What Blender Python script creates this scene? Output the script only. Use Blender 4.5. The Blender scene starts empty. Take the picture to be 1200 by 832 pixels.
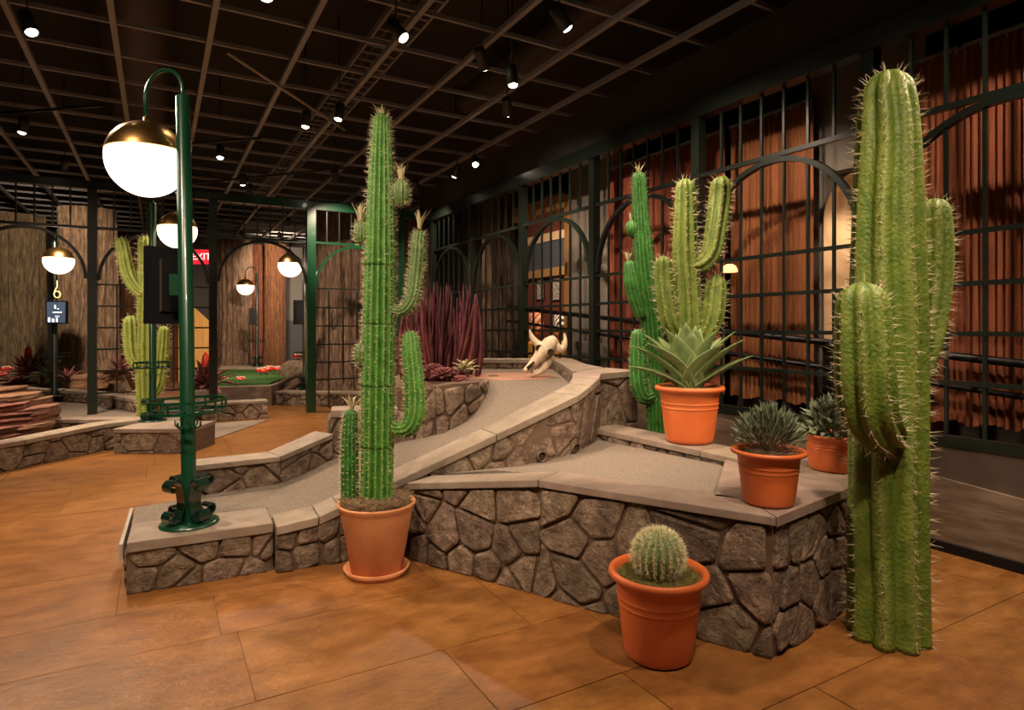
import bpy, math, random
from mathutils import Vector, Matrix
R = random.Random(7)
scene = bpy.context.scene
COL = scene.collection

# ------------------------------------------------------------------ camera, world, light
F = 730.0; TH = math.radians(29.6); EYE = 1.5
SN, CS = math.sin(TH), math.cos(TH)
cam_d = bpy.data.cameras.new('camera'); cam = bpy.data.objects.new('camera', cam_d)
COL.objects.link(cam); scene.camera = cam
cam_d.sensor_width = 36; cam_d.lens = F/1200*36; cam_d.clip_start = .05; cam_d.clip_end = 200
cam.location = (0, 0, EYE)
cam.rotation_euler = (math.pi/2, 0, -TH); cam_d.shift_y = -32/1200
w = bpy.data.worlds.new('world'); scene.world = w; w.use_nodes = True
w.node_tree.nodes['Background'].inputs[0].default_value = (.9, .75, .6, 1)
w.node_tree.nodes['Background'].inputs[1].default_value = .02
vs = scene.view_settings
vs.view_transform = 'Standard'; vs.look = 'None'; vs.gamma = 1; vs.use_curve_mapping = False
vs.exposure = 0.12
WARM = (1.0, .765, .555)

# ------------------------------------------------------------------ frame helpers (lat = right of lens axis, d = distance ahead)
def W(lat, d, z): return Vector((d*SN+lat*CS, d*CS-lat*SN, z))
def ray(px, py):
    return (px-600)/F, 1.0, (384-py)/F
def LD(px, py, z):                 # (lat, d) of a point at height z
    l, d, v = ray(px, py); t = (z-EYE)/v; return l*t, d*t
def P(px, py, z): l, d = LD(px, py, z); return W(l, d, z)
def D(px, py, dd):
    l, d, v = ray(px, py); t = dd/d; return W(l*t, dd, EYE+v*t)
def XP(px, py, X):
    l, d, v = ray(px, py); t = X/(d*SN+l*CS); return W(l*t, d*t, EYE+v*t)

# ------------------------------------------------------------------ materials
MATS = {}
def nodes_of(name):
    m = bpy.data.materials.new(name); m.use_nodes = True
    nt = m.node_tree; b = nt.nodes['Principled BSDF']
    return m, nt, b
def mat(name, c1, c2=None, scale=6, rough=.6, metal=0, bump=0, bscale=None, stretch=(1, 1, 1), rnd=0, c3=None, spec=.5, detail=6, hue=.018, bdist=.02, nrough=.62, emis=None, estr=0, coat=0, sss=0):
    if name in MATS: return MATS[name]
    m, nt, b = nodes_of(name); N = nt.nodes; L = nt.links
    b.inputs['Roughness'].default_value = rough; b.inputs['Metallic'].default_value = metal
    b.inputs['Specular IOR Level'].default_value = spec
    if coat: b.inputs['Coat Weight'].default_value = coat
    if emis:
        b.inputs['Emission Color'].default_value = (*emis, 1); b.inputs['Emission Strength'].default_value = estr
    tc = N.new('ShaderNodeTexCoord'); mp = N.new('ShaderNodeMapping'); mp.inputs['Scale'].default_value = stretch
    L.new(tc.outputs['Object'], mp.inputs['Vector'])
    oi = N.new('ShaderNodeObjectInfo')
    if rnd:
        va = N.new('ShaderNodeVectorMath'); va.operation = 'MULTIPLY_ADD'
        L.new(oi.outputs['Random'], va.inputs[0]); va.inputs[1].default_value = (37, 23, 51); 
        L.new(mp.outputs[0], va.inputs[2]); vec = va.outputs[0]
    else: vec = mp.outputs[0]
    col = None
    if c2:
        n = N.new('ShaderNodeTexNoise'); n.inputs['Scale'].default_value = scale; n.inputs['Detail'].default_value = detail; n.inputs['Roughness'].default_value = nrough
        L.new(vec, n.inputs['Vector'])
        r = N.new('ShaderNodeValToRGB'); e = r.color_ramp.elements
        e[0].position = .36; e[0].color = (*c1, 1); e[1].position = .66; e[1].color = (*c2, 1)
        if c3:
            k = e.new(.52); k.color = (*c3, 1)
        L.new(n.outputs[0], r.inputs[0]); col = r.outputs[0]
    if rnd:
        h = N.new('ShaderNodeHueSaturation')
        mr = N.new('ShaderNodeMapRange'); mr.inputs[3].default_value = 1-rnd; mr.inputs[4].default_value = 1+rnd
        L.new(oi.outputs['Random'], mr.inputs[0]); L.new(mr.outputs[0], h.inputs['Value'])
        m2 = N.new('ShaderNodeMath'); m2.operation = 'MULTIPLY_ADD'; m2.inputs[1].default_value = 7.31; m2.inputs[2].default_value = 0
        fr = N.new('ShaderNodeMath'); fr.operation = 'FRACT'; L.new(oi.outputs['Random'], m2.inputs[0]); L.new(m2.outputs[0], fr.inputs[0])
        mr2 = N.new('ShaderNodeMapRange'); mr2.inputs[3].default_value = .5-hue; mr2.inputs[4].default_value = .5+hue
        L.new(fr.outputs[0], mr2.inputs[0]); L.new(mr2.outputs[0], h.inputs['Hue'])
        if col: L.new(col, h.inputs['Color'])
        else: h.inputs['Color'].default_value = (*c1, 1)
        col = h.outputs[0]
    if col: L.new(col, b.inputs['Base Color'])
    else: b.inputs['Base Color'].default_value = (*c1, 1)
    if bump:
        n2 = N.new('ShaderNodeTexNoise'); n2.inputs['Scale'].default_value = bscale or scale*3; n2.inputs['Detail'].default_value = 8
        n2.inputs['Roughness'].default_value = .65
        L.new(vec, n2.inputs['Vector'])
        bp = N.new('ShaderNodeBump'); bp.inputs['Strength'].default_value = bump; bp.inputs['Distance'].default_value = bdist
        L.new(n2.outputs[0], bp.inputs['Height']); L.new(bp.outputs[0], b.inputs['Normal'])
    MATS[name] = m; return m

M_TILE = mat('sandstone_tile', (.165, .063, .014), (.325, .139, .038), 4.5, .30, bump=.5, bscale=22, rnd=.06, hue=.003, c3=(.245, .101, .025), stretch=(1, 1.8, 1), detail=12, nrough=.72, bdist=.012)
M_GROUT = mat('tile_joint', (.16, .07, .024), rough=.8)
M_STONE = mat('field_stone', (.088, .056, .034), (.36, .265, .188), 11, .75, bump=1.0, bscale=14, rnd=.25, hue=.014, c3=(.205, .140, .094), detail=14, nrough=.74, bdist=.06)
M_MORTAR = mat('dark_mortar', (.095, .058, .034), (.14, .088, .054), 20, .9)
M_CAP = mat('cast_cap', (.205, .148, .110), (.29, .222, .172), 6, .7, bump=.25, bscale=30, rnd=.08)
M_CARPET = mat('speckled_carpet', (.085, .065, .048), (.30, .24, .185), 150, .95, bump=.3, bscale=300, detail=3)
M_EDGE = mat('pale_edge_strip', (.36, .31, .26), rough=.5)
M_TERRA = mat('terracotta', (.50, .19, .07), (.60, .25, .10), 6, .75, bump=.08, bscale=60)
M_POT = mat('orange_plastic', (.62, .13, .028), (.68, .16, .04), 5, .45)
M_SOIL = mat('dry_soil', (.09, .05, .03), (.22, .14, .08), 40, .95, bump=1, bscale=90)
M_MOSSY = mat('mossy_soil', (.15, .12, .025), (.34, .29, .08), 40, .95, bump=1, bscale=110)
M_HUSK = mat('coir_fibre', (.12, .07, .035), (.30, .20, .11), 30, .9)
M_FENCE = mat('dark_green_iron', (.008, .0125, .0095), rough=.3, metal=.0, spec=.6)
M_GREEN = mat('green_painted_steel', (.004, .045, .018), rough=.28, spec=.6, coat=.3)
M_SCROLL = mat('blackened_green_iron', (.004, .020, .012), rough=.2, spec=.7, coat=.4)
M_GREEN_DIM = mat('dimmed_green_steel', (.004, .026, .013), rough=.28, spec=.6, coat=.3)  # shaded copy of the post green; second lamp's dimness is in the colour
M_BLACK = mat('black_plastic', (.006, .006, .008), rough=.4, spec=.3)
M_BRASS = mat('brushed_brass', (.62, .36, .12), (.70, .43, .16), 3, .28, 1.0, stretch=(1, 1, 30))
M_GLOBE = mat('lit_opal_glass', (.9, .85, .8), rough=.3, emis=(1, .84, .70), estr=2.6)
M_GLOBE2 = mat('lit_opal_glass_far', (.9, .85, .8), rough=.3, emis=(1, .80, .56), estr=2.6)
M_LENS = mat('lit_spot_lens', (.9, .9, .9), emis=(1, .86, .66), estr=14)
M_FIX = mat('black_fixture', (.015, .014, .013), rough=.5)
M_GRID = mat('ceiling_bar', (.25, .24, .24), rough=.45)
M_PLENUM = mat('plenum_black', (.018, .014, .012), (.028, .022, .018), 1.5, .9)
M_DUCT = mat('dark_duct', (.045, .033, .027), rough=.6)
M_CURT = mat('rust_curtain', (.19, .050, .018), (.31, .092, .036), 9, .85, stretch=(1, 6, .25), rnd=.1)
M_GREY = mat('grey_wall', (.17, .145, .12), (.20, .172, .145), 2, .8)
M_DKWALL = mat('dark_wall', (.045, .035, .03), (.06, .048, .04), 2, .85)
M_WOODBASE = mat('veined_stone_panel', (.11, .075, .05), (.21, .15, .105), 5, .5, stretch=(1, .6, 4), bump=.1)
M_BASEDK = mat('dark_stone_panel', (.06, .042, .032), (.085, .06, .045), 5, .5)
M_BARK = mat('bark', (.055, .032, .018), (.40, .27, .155), 8, .85, stretch=(3.5, 3.5, .45), bump=1, bscale=11, c3=(.20, .13, .075), rnd=.1, bdist=.09, nrough=.75, detail=12)
M_BARKR = mat('red_bark', (.06, .018, .009), (.30, .10, .04), 8, .85, stretch=(3.5, 3.5, .45), bump=1, bscale=11, rnd=.1, bdist=.09, nrough=.75, detail=12)
M_TURF = mat('golf_turf', (.03, .10, .015), (.06, .16, .03), 60, .9)
M_BONE = mat('bleached_bone', (.50, .38, .24), (.72, .58, .42), 12, .6, bump=.3)
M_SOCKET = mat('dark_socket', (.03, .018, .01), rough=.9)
M_ROCK = mat('red_sandstone', (.13, .052, .027), (.36, .165, .095), 6, .85, stretch=(1, 1, 6), bump=1, bscale=12, rnd=.12, bdist=.06, nrough=.72, detail=12)
M_DISC = mat('terracotta_inlay', (.30, .14, .085), (.38, .19, .12), 5, .7)
M_WOODY = mat('yellow_plank', (.50, .26, .07), (.62, .34, .10), 6, .6, stretch=(6, 6, .5))
M_JAMB = mat('oak_jamb', (.32, .17, .06), (.40, .22, .085), 6, .6, stretch=(6, 6, .5))
M_REDWALL = mat('rust_wall', (.16, .04, .022), rough=.8)
M_CREAM = mat('cream_plaster', (.62, .42, .24), rough=.8)

def cactus_mat(name, base, dark, crest, scale=14):
    # flesh with mottling; 'rib' attribute marks the paler woolly line along each rib
    m, nt, b = nodes_of(name); N = nt.nodes; L = nt.links
    b.inputs['Roughness'].default_value = .5; b.inputs['Specular IOR Level'].default_value = .4
    tc = N.new('ShaderNodeTexCoord')
    n = N.new('ShaderNodeTexNoise'); n.inputs['Scale'].default_value = scale; n.inputs['Detail'].default_value = 6
    L.new(tc.outputs['Object'], n.inputs['Vector'])
    r = N.new('ShaderNodeValToRGB'); r.color_ramp.elements[0].position = .35; r.color_ramp.elements[1].position = .68
    r.color_ramp.elements[0].color = (*dark, 1); r.color_ramp.elements[1].color = (*base, 1)
    L.new(n.outputs[0], r.inputs[0])
    at = N.new('ShaderNodeAttribute'); at.attribute_name = 'rib'
    n2 = N.new('ShaderNodeTexNoise'); n2.inputs['Scale'].default_value = scale*5; L.new(tc.outputs['Object'], n2.inputs['Vector'])
    mu = N.new('ShaderNodeMath'); mu.operation = 'MULTIPLY'; L.new(at.outputs['Fac'], mu.inputs[0]); L.new(n2.outputs[0], mu.inputs[1])
    mx = N.new('ShaderNodeMix'); mx.data_type = 'RGBA'; L.new(mu.outputs[0], mx.inputs[0]); L.new(r.outputs[0], mx.inputs[6]); mx.inputs[7].default_value = (*crest, 1)
    L.new(mx.outputs[2], b.inputs['Base Color'])
    bp = N.new('ShaderNodeBump'); bp.inputs['Strength'].default_value = .6; bp.inputs['Distance'].default_value = .012
    L.new(n2.outputs[0], bp.inputs['Height']); L.new(bp.outputs[0], b.inputs['Normal'])
    return m
M_C1 = cactus_mat('column_cactus_green', (.062, .215, .022), (.021, .108, .009), (.23, .38, .09))
M_C1B = cactus_mat('side_ball_green', (.11, .19, .05), (.05, .11, .024), (.27, .33, .13))
M_C2 = cactus_mat('deep_green_cactus', (.030, .165, .018), (.009, .075, .008), (.12, .27, .055))
M_C4 = cactus_mat('saguaro_olive', (.150, .205, .026), (.080, .135, .014), (.30, .33, .09), 11)
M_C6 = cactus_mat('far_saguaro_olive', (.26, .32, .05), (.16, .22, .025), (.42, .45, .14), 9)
M_BARREL = cactus_mat('barrel_green', (.17, .26, .10), (.08, .16, .05), (.62, .60, .34), 20)
M_SPINE = mat('pale_spine', (.60, .49, .32), rough=.6)
M_SPINED = mat('dark_spine', (.16, .11, .05), rough=.6)
M_SPINEY = mat('straw_spine', (.80, .73, .46), rough=.6)
M_TUFT = mat('dry_tuft', (.42, .36, .20), rough=.8)
M_AGAVE = mat('agave_leaf', (.10, .16, .045), (.185, .245, .085), 5, .5, stretch=(6, 1, 1))
M_SHRUB = mat('shrub_leaf', (.07, .10, .045), (.24, .27, .17), 30, .6)
M_PURPLE = mat('maroon_blade', (.06, .011, .014), (.16, .034, .038), 8, .5, rnd=.3)
M_MAROON = mat('maroon_rosette', (.13, .022, .026), (.34, .12, .11), 25, .6, rnd=.2)
M_BROMEL = mat('bronze_leaf', (.10, .03, .025), (.22, .07, .06), 8, .5, rnd=.25)
M_RED = mat('mushroom_red', (.55, .03, .015), rough=.4)
M_WHITE = mat('mushroom_white', (.75, .66, .55), rough=.7)
M_SIGN = mat('exit_sign_red', (.5, .01, .02), emis=(.8, .01, .04), estr=.5)
M_SIGNT = mat('exit_letters', (.9, .7, .7), emis=(1, .55, .55), estr=1.5)
M_NEON = mat('yellow_neon', (.8, .7, .3), emis=(.85, .65, .16), estr=1.2)
M_SCREEN = mat('screen_glow', (.02, .03, .05), emis=(.035, .055, .09), estr=1.0)
M_SCRTXT = mat('screen_text', (.8, .8, .8), emis=(.75, .85, 1), estr=.8)

# ------------------------------------------------------------------ mesh helpers
def mk(name, V, Fc, m, parent=None, smooth=False, loc=None, attr=None):
    me = bpy.data.meshes.new(name); me.from_pydata([tuple(v) for v in V], [], Fc)
    if m: me.materials.append(m)
    if smooth: me.polygons.foreach_set('use_smooth', [True]*len(me.polygons))
    if attr:
        a = me.attributes.new('rib', 'FLOAT', 'POINT'); a.data.foreach_set('value', attr)
    me.update()
    o = bpy.data.objects.new(name, me); COL.objects.link(o)
    if loc is not None: o.location = loc
    if parent: o.parent = parent
    return o
def thing(name, label, cat, loc, group=None, rz=0):
    o = bpy.data.objects.new(name, None); COL.objects.link(o); o.empty_display_size = .1
    o.location = loc; o.rotation_euler = (0, 0, rz); o['label'] = label; o['category'] = cat
    if group: o['group'] = group
    return o
def tag(o, label, cat, group=None):
    o['label'] = label; o['category'] = cat
    if group: o['group'] = group
    return o
def struct(o, label=None):
    o['kind'] = 'structure'
    if label: o['label'] = label
    return o
def boxvf(x0, x1, y0, y1, z0, z1):
    V = [(x0, y0, z0), (x1, y0, z0), (x1, y1, z0), (x0, y1, z0), (x0, y0, z1), (x1, y0, z1), (x1, y1, z1), (x0, y1, z1)]
    return V, [(3, 2, 1, 0), (4, 5, 6, 7), (0, 1, 5, 4), (1, 2, 6, 5), (2, 3, 7, 6), (3, 0, 4, 7)]
def box(name, x0, x1, y0, y1, z0, z1, m, parent=None, bevel=0):
    V, Fc = boxvf(x0, x1, y0, y1, z0, z1)
    o = mk(name, V, Fc, m, parent)
    if bevel:
        b = o.modifiers.new('bevel', 'BEVEL'); b.width = bevel; b.segments = 2
    return o
class MB:
    def __init__(s): s.V = []; s.F = []
    def add(s, V, Fc):
        n = len(s.V); s.V += [tuple(v) for v in V]; s.F += [tuple(i+n for i in f) for f in Fc]; return s
    def build(s, name, m, parent=None, smooth=False): return mk(name, s.V, s.F, m, parent, smooth)
def frames(pts):
    out = []; prev = None
    for i, p in enumerate(pts):
        a = pts[max(i-1, 0)]; b = pts[min(i+1, len(pts)-1)]
        t = (b-a).normalized()
        if prev is None:
            u = Vector((0, 1, 0)) if abs(t.y) < .8 else Vector((1, 0, 0))
            u = (u - t*u.dot(t)).normalized()
        else:
            u = (prev - t*prev.dot(t)).normalized()
        prev = u; out.append((t, u, t.cross(u)))
    return out
def tubevf(pts, rad, seg=8, cap=True):
    pts = [Vector(p) for p in pts]
    if not isinstance(rad, (list, tuple)): rad = [rad]*len(pts)
    fr = frames(pts); V = []; Fc = []
    for p, r, (t, u, v) in zip(pts, rad, fr):
        for k in range(seg):
            a = 2*math.pi*k/seg; V.append(p + u*(r*math.cos(a)) + v*(r*math.sin(a)))
    for i in range(len(pts)-1):
        for k in range(seg):
            a = i*seg+k; b = i*seg+(k+1) % seg
            Fc.append((a, b, b+seg, a+seg))
    if cap:
        Fc.append(tuple(range(seg))[::-1]); Fc.append(tuple((len(pts)-1)*seg+k for k in range(seg)))
    return V, Fc
def tube(name, pts, rad, m, parent=None, seg=8, smooth=True): 
    V, Fc = tubevf(pts, rad, seg); return mk(name, V, Fc, m, parent, smooth)
def lathevf(prof, seg=32, closed=False):
    V = []; Fc = []
    for r, z in prof:
        for k in range(seg):
            a = 2*math.pi*k/seg; V.append((r*math.cos(a), r*math.sin(a), z))
    for i in range(len(prof)-1):
        for k in range(seg):
            a = i*seg+k; b = i*seg+(k+1) % seg
            Fc.append((a, b, b+seg, a+seg))
    return V, Fc
def lathe(name, prof, m, parent=None, seg=32, smooth=True, loc=None):
    V, Fc = lathevf(prof, seg); o = mk(name, V, Fc, m, parent, smooth, loc)
    return o
def smooth_path(pts, rads, n):
    # Catmull-Rom through control points
    P_ = [Vector(p) for p in pts]; out = []; ro = []
    for i in range(len(P_)-1):
        p0 = P_[max(i-1, 0)]; p1 = P_[i]; p2 = P_[i+1]; p3 = P_[min(i+2, len(P_)-1)]
        for k in range(n):
            t = k/n
            out.append(.5*((2*p1)+(p2-p0)*t+(2*p0-5*p1+4*p2-p3)*t*t+(3*p1-p0-3*p2+p3)*t**3))
            ro.append(rads[i]+(rads[i+1]-rads[i])*t)
    out.append(P_[-1]); ro.append(rads[-1]); return out, ro

# ------------------------------------------------------------------ stone walls
def clip(poly, a, b, c):           # keep a*x+b*y<=c
    out = []
    for i in range(len(poly)):
        p, q = poly[i], poly[(i+1) % len(poly)]
        dp = a*p[0]+b*p[1]-c; dq = a*q[0]+b*q[1]-c
        if dp <= 0: out.append(p)
        if (dp < 0 < dq) or (dq < 0 < dp):
            t = dp/(dp-dq); out.append((p[0]+(q[0]-p[0])*t, p[1]+(q[1]-p[1])*t))
    return out
def area(p): return .5*abs(sum(p[i][0]*p[(i+1) % len(p)][1]-p[(i+1) % len(p)][0]*p[i][1] for i in range(len(p))))
def voronoi(dom, cw, ch, gap, rnd):
    xs = [p[0] for p in dom]; ys = [p[1] for p in dom]
    x0, x1, y0, y1 = min(xs), max(xs), min(ys), max(ys)
    nx = max(1, round((x1-x0)/cw)); ny = max(1, round((y1-y0)/ch)); S = []
    for j in range(-1, ny+1):
        for i in range(-1, nx+2):
            S.append((x0+(x1-x0)*(i+.5*(j % 2)+.25+rnd.uniform(-.42, .42))/nx, y0+(y1-y0)*(j+.5+rnd.uniform(-.42, .42))/ny))
    S = [p for p in S if rnd.random() > .12]
    cells = []
    for a in S:
        poly = list(dom)
        for b in S:
            if a is b: continue
            dx, dy = b[0]-a[0], b[1]-a[1]; L = math.hypot(dx, dy)
            if L > 3.2*max(cw, ch): continue
            c = (dx*(a[0]+b[0])+dy*(a[1]+b[1]))/2 - gap*L
            poly = clip(poly, dx, dy, c)
            if len(poly) < 3: break
        if len(poly) >= 3 and area(poly) > .003: cells.append(poly)
    return cells
def chaikin(p, f=.2):
    out = []
    for i in range(len(p)):
        a, b = p[i], p[(i+1) % len(p)]
        L = math.hypot(b[0]-a[0], b[1]-a[1])
        g = min(f, .014/max(L, 1e-4)) if L > .05 else .25
        out.append((a[0]+(b[0]-a[0])*g, a[1]+(b[1]-a[1])*g)); out.append((b[0]+(a[0]-b[0])*g, b[1]+(a[1]-b[1])*g))
    return out
def stones(parent, pts, cw=.21, ch=.19, gap=.0085, depth=.021, seed=1, ends=True):
    """pts: plan polyline [(lat,d,zb,zt)], left to right as seen; stones stand proud on the right-hand side."""
    rnd = random.Random(seed)
    us = [0]
    for a, b in zip(pts, pts[1:]): us.append(us[-1]+math.hypot(b[0]-a[0], b[1]-a[1]))
    straight = len(pts) == 2
    if straight: dom = [(0, pts[0][2]), (us[-1], pts[1][2]), (us[-1], pts[1][3]), (0, pts[0][3])]
    else:
        h = sum(p[3]-p[2] for p in pts)/len(pts); dom = [(0, 0), (us[-1], 0), (us[-1], h), (0, h)]
    ci = min(abs(dom[2][1]-dom[1][1]), 9)
    def at(u, v, off):
        i = 0
        while i < len(us)-2 and u > us[i+1]: i += 1
        a, b = pts[i], pts[i+1]; L = us[i+1]-us[i]; t = (u-us[i])/L
        z = v if straight else (a[2]+(b[2]-a[2])*t) + v/h*((a[3]+(b[3]-a[3])*t)-(a[2]+(b[2]-a[2])*t))
        nx, ny = (b[1]-a[1])/L, -(b[0]-a[0])/L
        return W(a[0]+(b[0]-a[0])*t+nx*off, a[1]+(b[1]-a[1])*t+ny*off, z)
    for poly in voronoi(dom, cw, ch, gap, rnd):
        q = chaikin(poly); n = len(q)
        cx = sum(p[0] for p in q)/n; cy = sum(p[1] for p in q)/n
        dp = depth*rnd.uniform(.7, 1.25); fi = 1-.011/max(math.sqrt(area(q))*.5, .03); tu, tv = rnd.uniform(-.06, .06), rnd.uniform(-.06, .06)
        c0 = at(cx, cy, 0); V = []; Fc = []
        for k, (f, o) in enumerate(((1, -.004), (1, dp*.72), (fi, dp), (.5, dp*1.03))):
            for p in q:
                u = cx+(p[0]-cx)*f; v = cy+(p[1]-cy)*f
                oo = o if k == 0 else max(.004, o+(u-cx)*tu+(v-cy)*tv+(rnd.uniform(-.003, .003) if k > 1 else 0))
                V.append(at(u, v, oo)-c0)
        for k in range(3):
            for i in range(n): Fc.append((k*n+i, k*n+(i+1) % n, (k+1)*n+(i+1) % n, (k+1)*n+i))
        Fc.append(tuple(3*n+i for i in range(n)))
        o = mk('stone', V, Fc, M_STONE, parent)
        o.matrix_parent_inverse = Matrix.Translation(-parent.location)
        o.location = c0
def inv(o, parent):                # keep world placement under a translated Empty
    o.parent = parent; o.matrix_parent_inverse = Matrix.Translation(-parent.location); return o
def offs(pts, off):
    """offset a plan polyline to its left-hand side (away from the viewer) by off"""
    out = []
    for i, p in enumerate(pts):
        ns = []
        if i > 0: a, b = pts[i-1], p; L = math.hypot(b[0]-a[0], b[1]-a[1]); ns.append((-(b[1]-a[1])/L, (b[0]-a[0])/L))
        if i < len(pts)-1: a, b = p, pts[i+1]; L = math.hypot(b[0]-a[0], b[1]-a[1]); ns.append((-(b[1]-a[1])/L, (b[0]-a[0])/L))
        nx = sum(n[0] for n in ns)/len(ns); ny = sum(n[1] for n in ns)/len(ns); l2 = nx*nx+ny*ny
        out.append((p[0]+nx*off/l2, p[1]+ny*off/l2)+tuple(p[2:]))
    return out
def prism(name, top, zb, m, parent=None, thick=None):
    """top: list of world Vectors (ccw from above); straight down to zb or by thick"""
    n = len(top); V = [tuple(v) for v in top]
    V += [(v.x, v.y, (v.z-thick) if thick else zb) for v in top]
    Fc = [tuple(range(n)), tuple(range(n, 2*n))[::-1]]
    for i in range(n): Fc.append((i, i+n, (i+1) % n+n, (i+1) % n))
    o = mk(name, V, Fc, m); 
    if parent: inv(o, parent)
    return o
def caps(parent, front, back, thick=.055, gap=.003, m=None):
    """front/back: matching lists (lat,d,z) -> one cap stone per span"""
    for i in range(len(front)-1):
        a, b, c, d = front[i], front[i+1], back[i+1], back[i]
        A, B, C, E = (W(*q) for q in (a, b, c, d))
        g = gap/max((B-A).length, .02); g2 = gap/max((C-E).length, .02)
        A, B = A.lerp(B, g), B.lerp(A, g); E, C = E.lerp(C, g2), C.lerp(E, g2)
        o = prism('cap_stone', [A, B, C, E], 0, m or M_CAP, parent, thick)
        bv = o.modifiers.new('bevel', 'BEVEL'); bv.width = .006; bv.segments = 2
def core(parent, pts, thick, zb=None, name='mortar_core'):
    """pts (lat,d,zb,zt): closed strip of wall body behind the stones"""
    bk = offs(pts, thick); V = []; Fc = []; n = len(pts)
    for p, q in zip(pts, bk):
        b = p[2] if zb is None else zb
        V += [W(p[0], p[1], b), W(p[0], p[1], p[3]), W(q[0], q[1], p[3]), W(q[0], q[1], b)]
    for i in range(n-1):
        k = 4*i
        for j in range(4): Fc.append((k+j, k+(j+1) % 4, k+4+(j+1) % 4, k+4+j)[::-1])
    Fc.append((0, 1, 2, 3)); Fc.append((4*n-1, 4*n-2, 4*n-3, 4*n-4))
    o = mk(name, V, Fc, M_MORTAR); return inv(o, parent)
def wall(label, pts, thick=.22, capt=.055, over=.022, cw=.21, ch=.19, seed=1, cap=True, split=True, group=None, capw=None, zcore=0):
    """a whole stone wall: mortar core, stones on the viewer's side, cap stones. pts (lat,d,zb,zt) with zt the cap top"""
    c0 = W(pts[0][0], pts[0][1], 0)
    t = thing('stone_wall', label, 'stone wall', c0, group)
    inner = [(p[0], p[1], p[2], p[3]-(capt if cap else 0)) for p in pts]
    core(t, inner, thick, zb=zcore)
    if split:
        for i in range(len(inner)-1): stones(t, inner[i:i+2], cw, ch, seed=seed*17+i)
    else: stones(t, inner, cw, ch, seed=seed*17)
    if cap:
        f = [(p[0], p[1], p[3]) for p in offs(pts, -over-.012)]; b = [(p[0], p[1], p[3]) for p in offs(pts, (capw or thick)+.01)]
        caps(t, f, b, capt)
    return t

# ------------------------------------------------------------------ room shell
FX0, FX1, FY0, FY1 = -11, 9.5, -3.5, 24
floor = struct(mk('floor', *boxvf(FX0, FX1, FY0, FY1, -.2, -.006), M_GROUT))
rt = random.Random(3)
y = .36; rows = []
while y < 13.5:
    h = rt.choice((.33, .66, .66, .5)); rows.append((y, h)); y += h
# joints measured at Y = 1.64, 2.68, 3.34 fix the nearest rows
rows = [(.35, .63), (.98, .66), (1.64, .48), (2.12, .56), (2.68, .66), (3.34, .50), (3.84, .72), (4.56, .92), (5.48, .62), (6.10, 1.0), (7.10, .66)]
y = 7.76
while y < 13: 
    h = rt.choice((.5, .66, .66, .9)); rows.append((y, h)); y += h
for ri, (y0, h) in enumerate(rows):
    x = -4.6 - rt.random() - (1.5 if y0 > 5 else 0)
    while x < 4.6:
        wd = rt.choice((.66, .8, .98, 1.15, 1.3))
        x1 = min(x+wd, 4.62)
        # skip pieces wholly under the raised courses or outside the view
        cx, cy = (x+x1)/2, y0+h/2; d = cx*SN+cy*CS; lat = cx*CS-cy*SN
        if d > .8 and abs(lat) < d*.9+1.0 and x1-x > .1:
            g = .0022; V, Fc = boxvf(-(x1-x)/2+g, (x1-x)/2-g, -h/2+g, h/2-g, -.02, rt.uniform(-.0008, .0008))
            o = mk('floor_tile', V, Fc, M_TILE, floor, loc=(cx, cy, 0))
        x = x1
CZ = 4.3
ceiling = struct(mk('ceiling', *boxvf(FX0, FX1, FY0, FY1, 5.3, 5.4), M_PLENUM))
PIT = .785
k = -12
while True:
    X = .43+PIT*k
    if X > 6: break
    if X > -7.5: box('grid_bar', X-.025, X+.025, 1.0, 21, CZ-.05, CZ, M_GRID, ceiling)
    k += 1
for k in range(-7, 22):
    Y = 6.78+PIT*k
    if 1.2 < Y < 21: box('grid_bar', -7.5, 6.0, Y-.016, Y+.016, CZ-.01, CZ+.03, M_GRID, ceiling)
for x0, x1, y0, y1, zz in ((-.6, .15, 2, 20, 4.75), (3.72, 4.10, 1.5, 8.2, 4.7), (-3.1, -2.6, 3, 20, 4.8)):
    V, Fc = tubevf([( (x0+x1)/2, y0, zz+.1), ((x0+x1)/2, y1, zz+.1)], (x1-x0)/2, 20)
    tag(mk('air_duct', V, Fc, M_DUCT, None, True), ['dark round air duct above the ceiling grid, over the near lamp post', 'dark round air duct above the ceiling grid, nearest the arched iron fence', 'dark round air duct above the ceiling grid, over the left tree trunks'][(0 if x0 == -.6 else 1 if x0 == 3.72 else 2)], 'duct')
tr = thing('cable_tray', 'ladder-like wire cable tray running above the ceiling grid', 'cable tray', (2.15, 3, 4.55))
for sx in (-.2, .2): box('side_rail', sx-.012, sx+.012, 0, 13, 0, .07, M_GRID, tr)
for i in range(66): box('rung', -.2, .2, i*.2, i*.2+.02, 0, .015, M_GRID, tr)
for sx in (-.1, .0, .09): box('cable', sx-.014, sx+.014, 0, 13, .016, .035, M_DUCT, tr)
a, b = P(267, 62, 4.22), P(404, 152, 4.22)
tag(tube('light_track', [a, b], .018, M_EDGE, None, 6), 'pale slim track rod slanting across the ceiling grid', 'track')
for pa, pb, lb in (((0, 133), (120, 124), 'dark lighting track at far left under the ceiling grid'), ((222, 168), (306, 162), 'short dark lighting track right of the near lamp post'), ((225, 215), (415, 196), 'long dark lighting track above the green fence beam')):
    a, b = P(*pa, 4.18), P(*pb, 4.18)
    tag(tube('light_track', [a, b], .02, M_FIX, None, 6), lb, 'track')
struct(box('wall_back', FX0, FX1, 23.7, 23.9, 0, 5.3, M_DKWALL))
struct(box('wall_left', FX0-.2, FX0, FY0, FY1, 0, 5.3, M_DKWALL))
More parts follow.
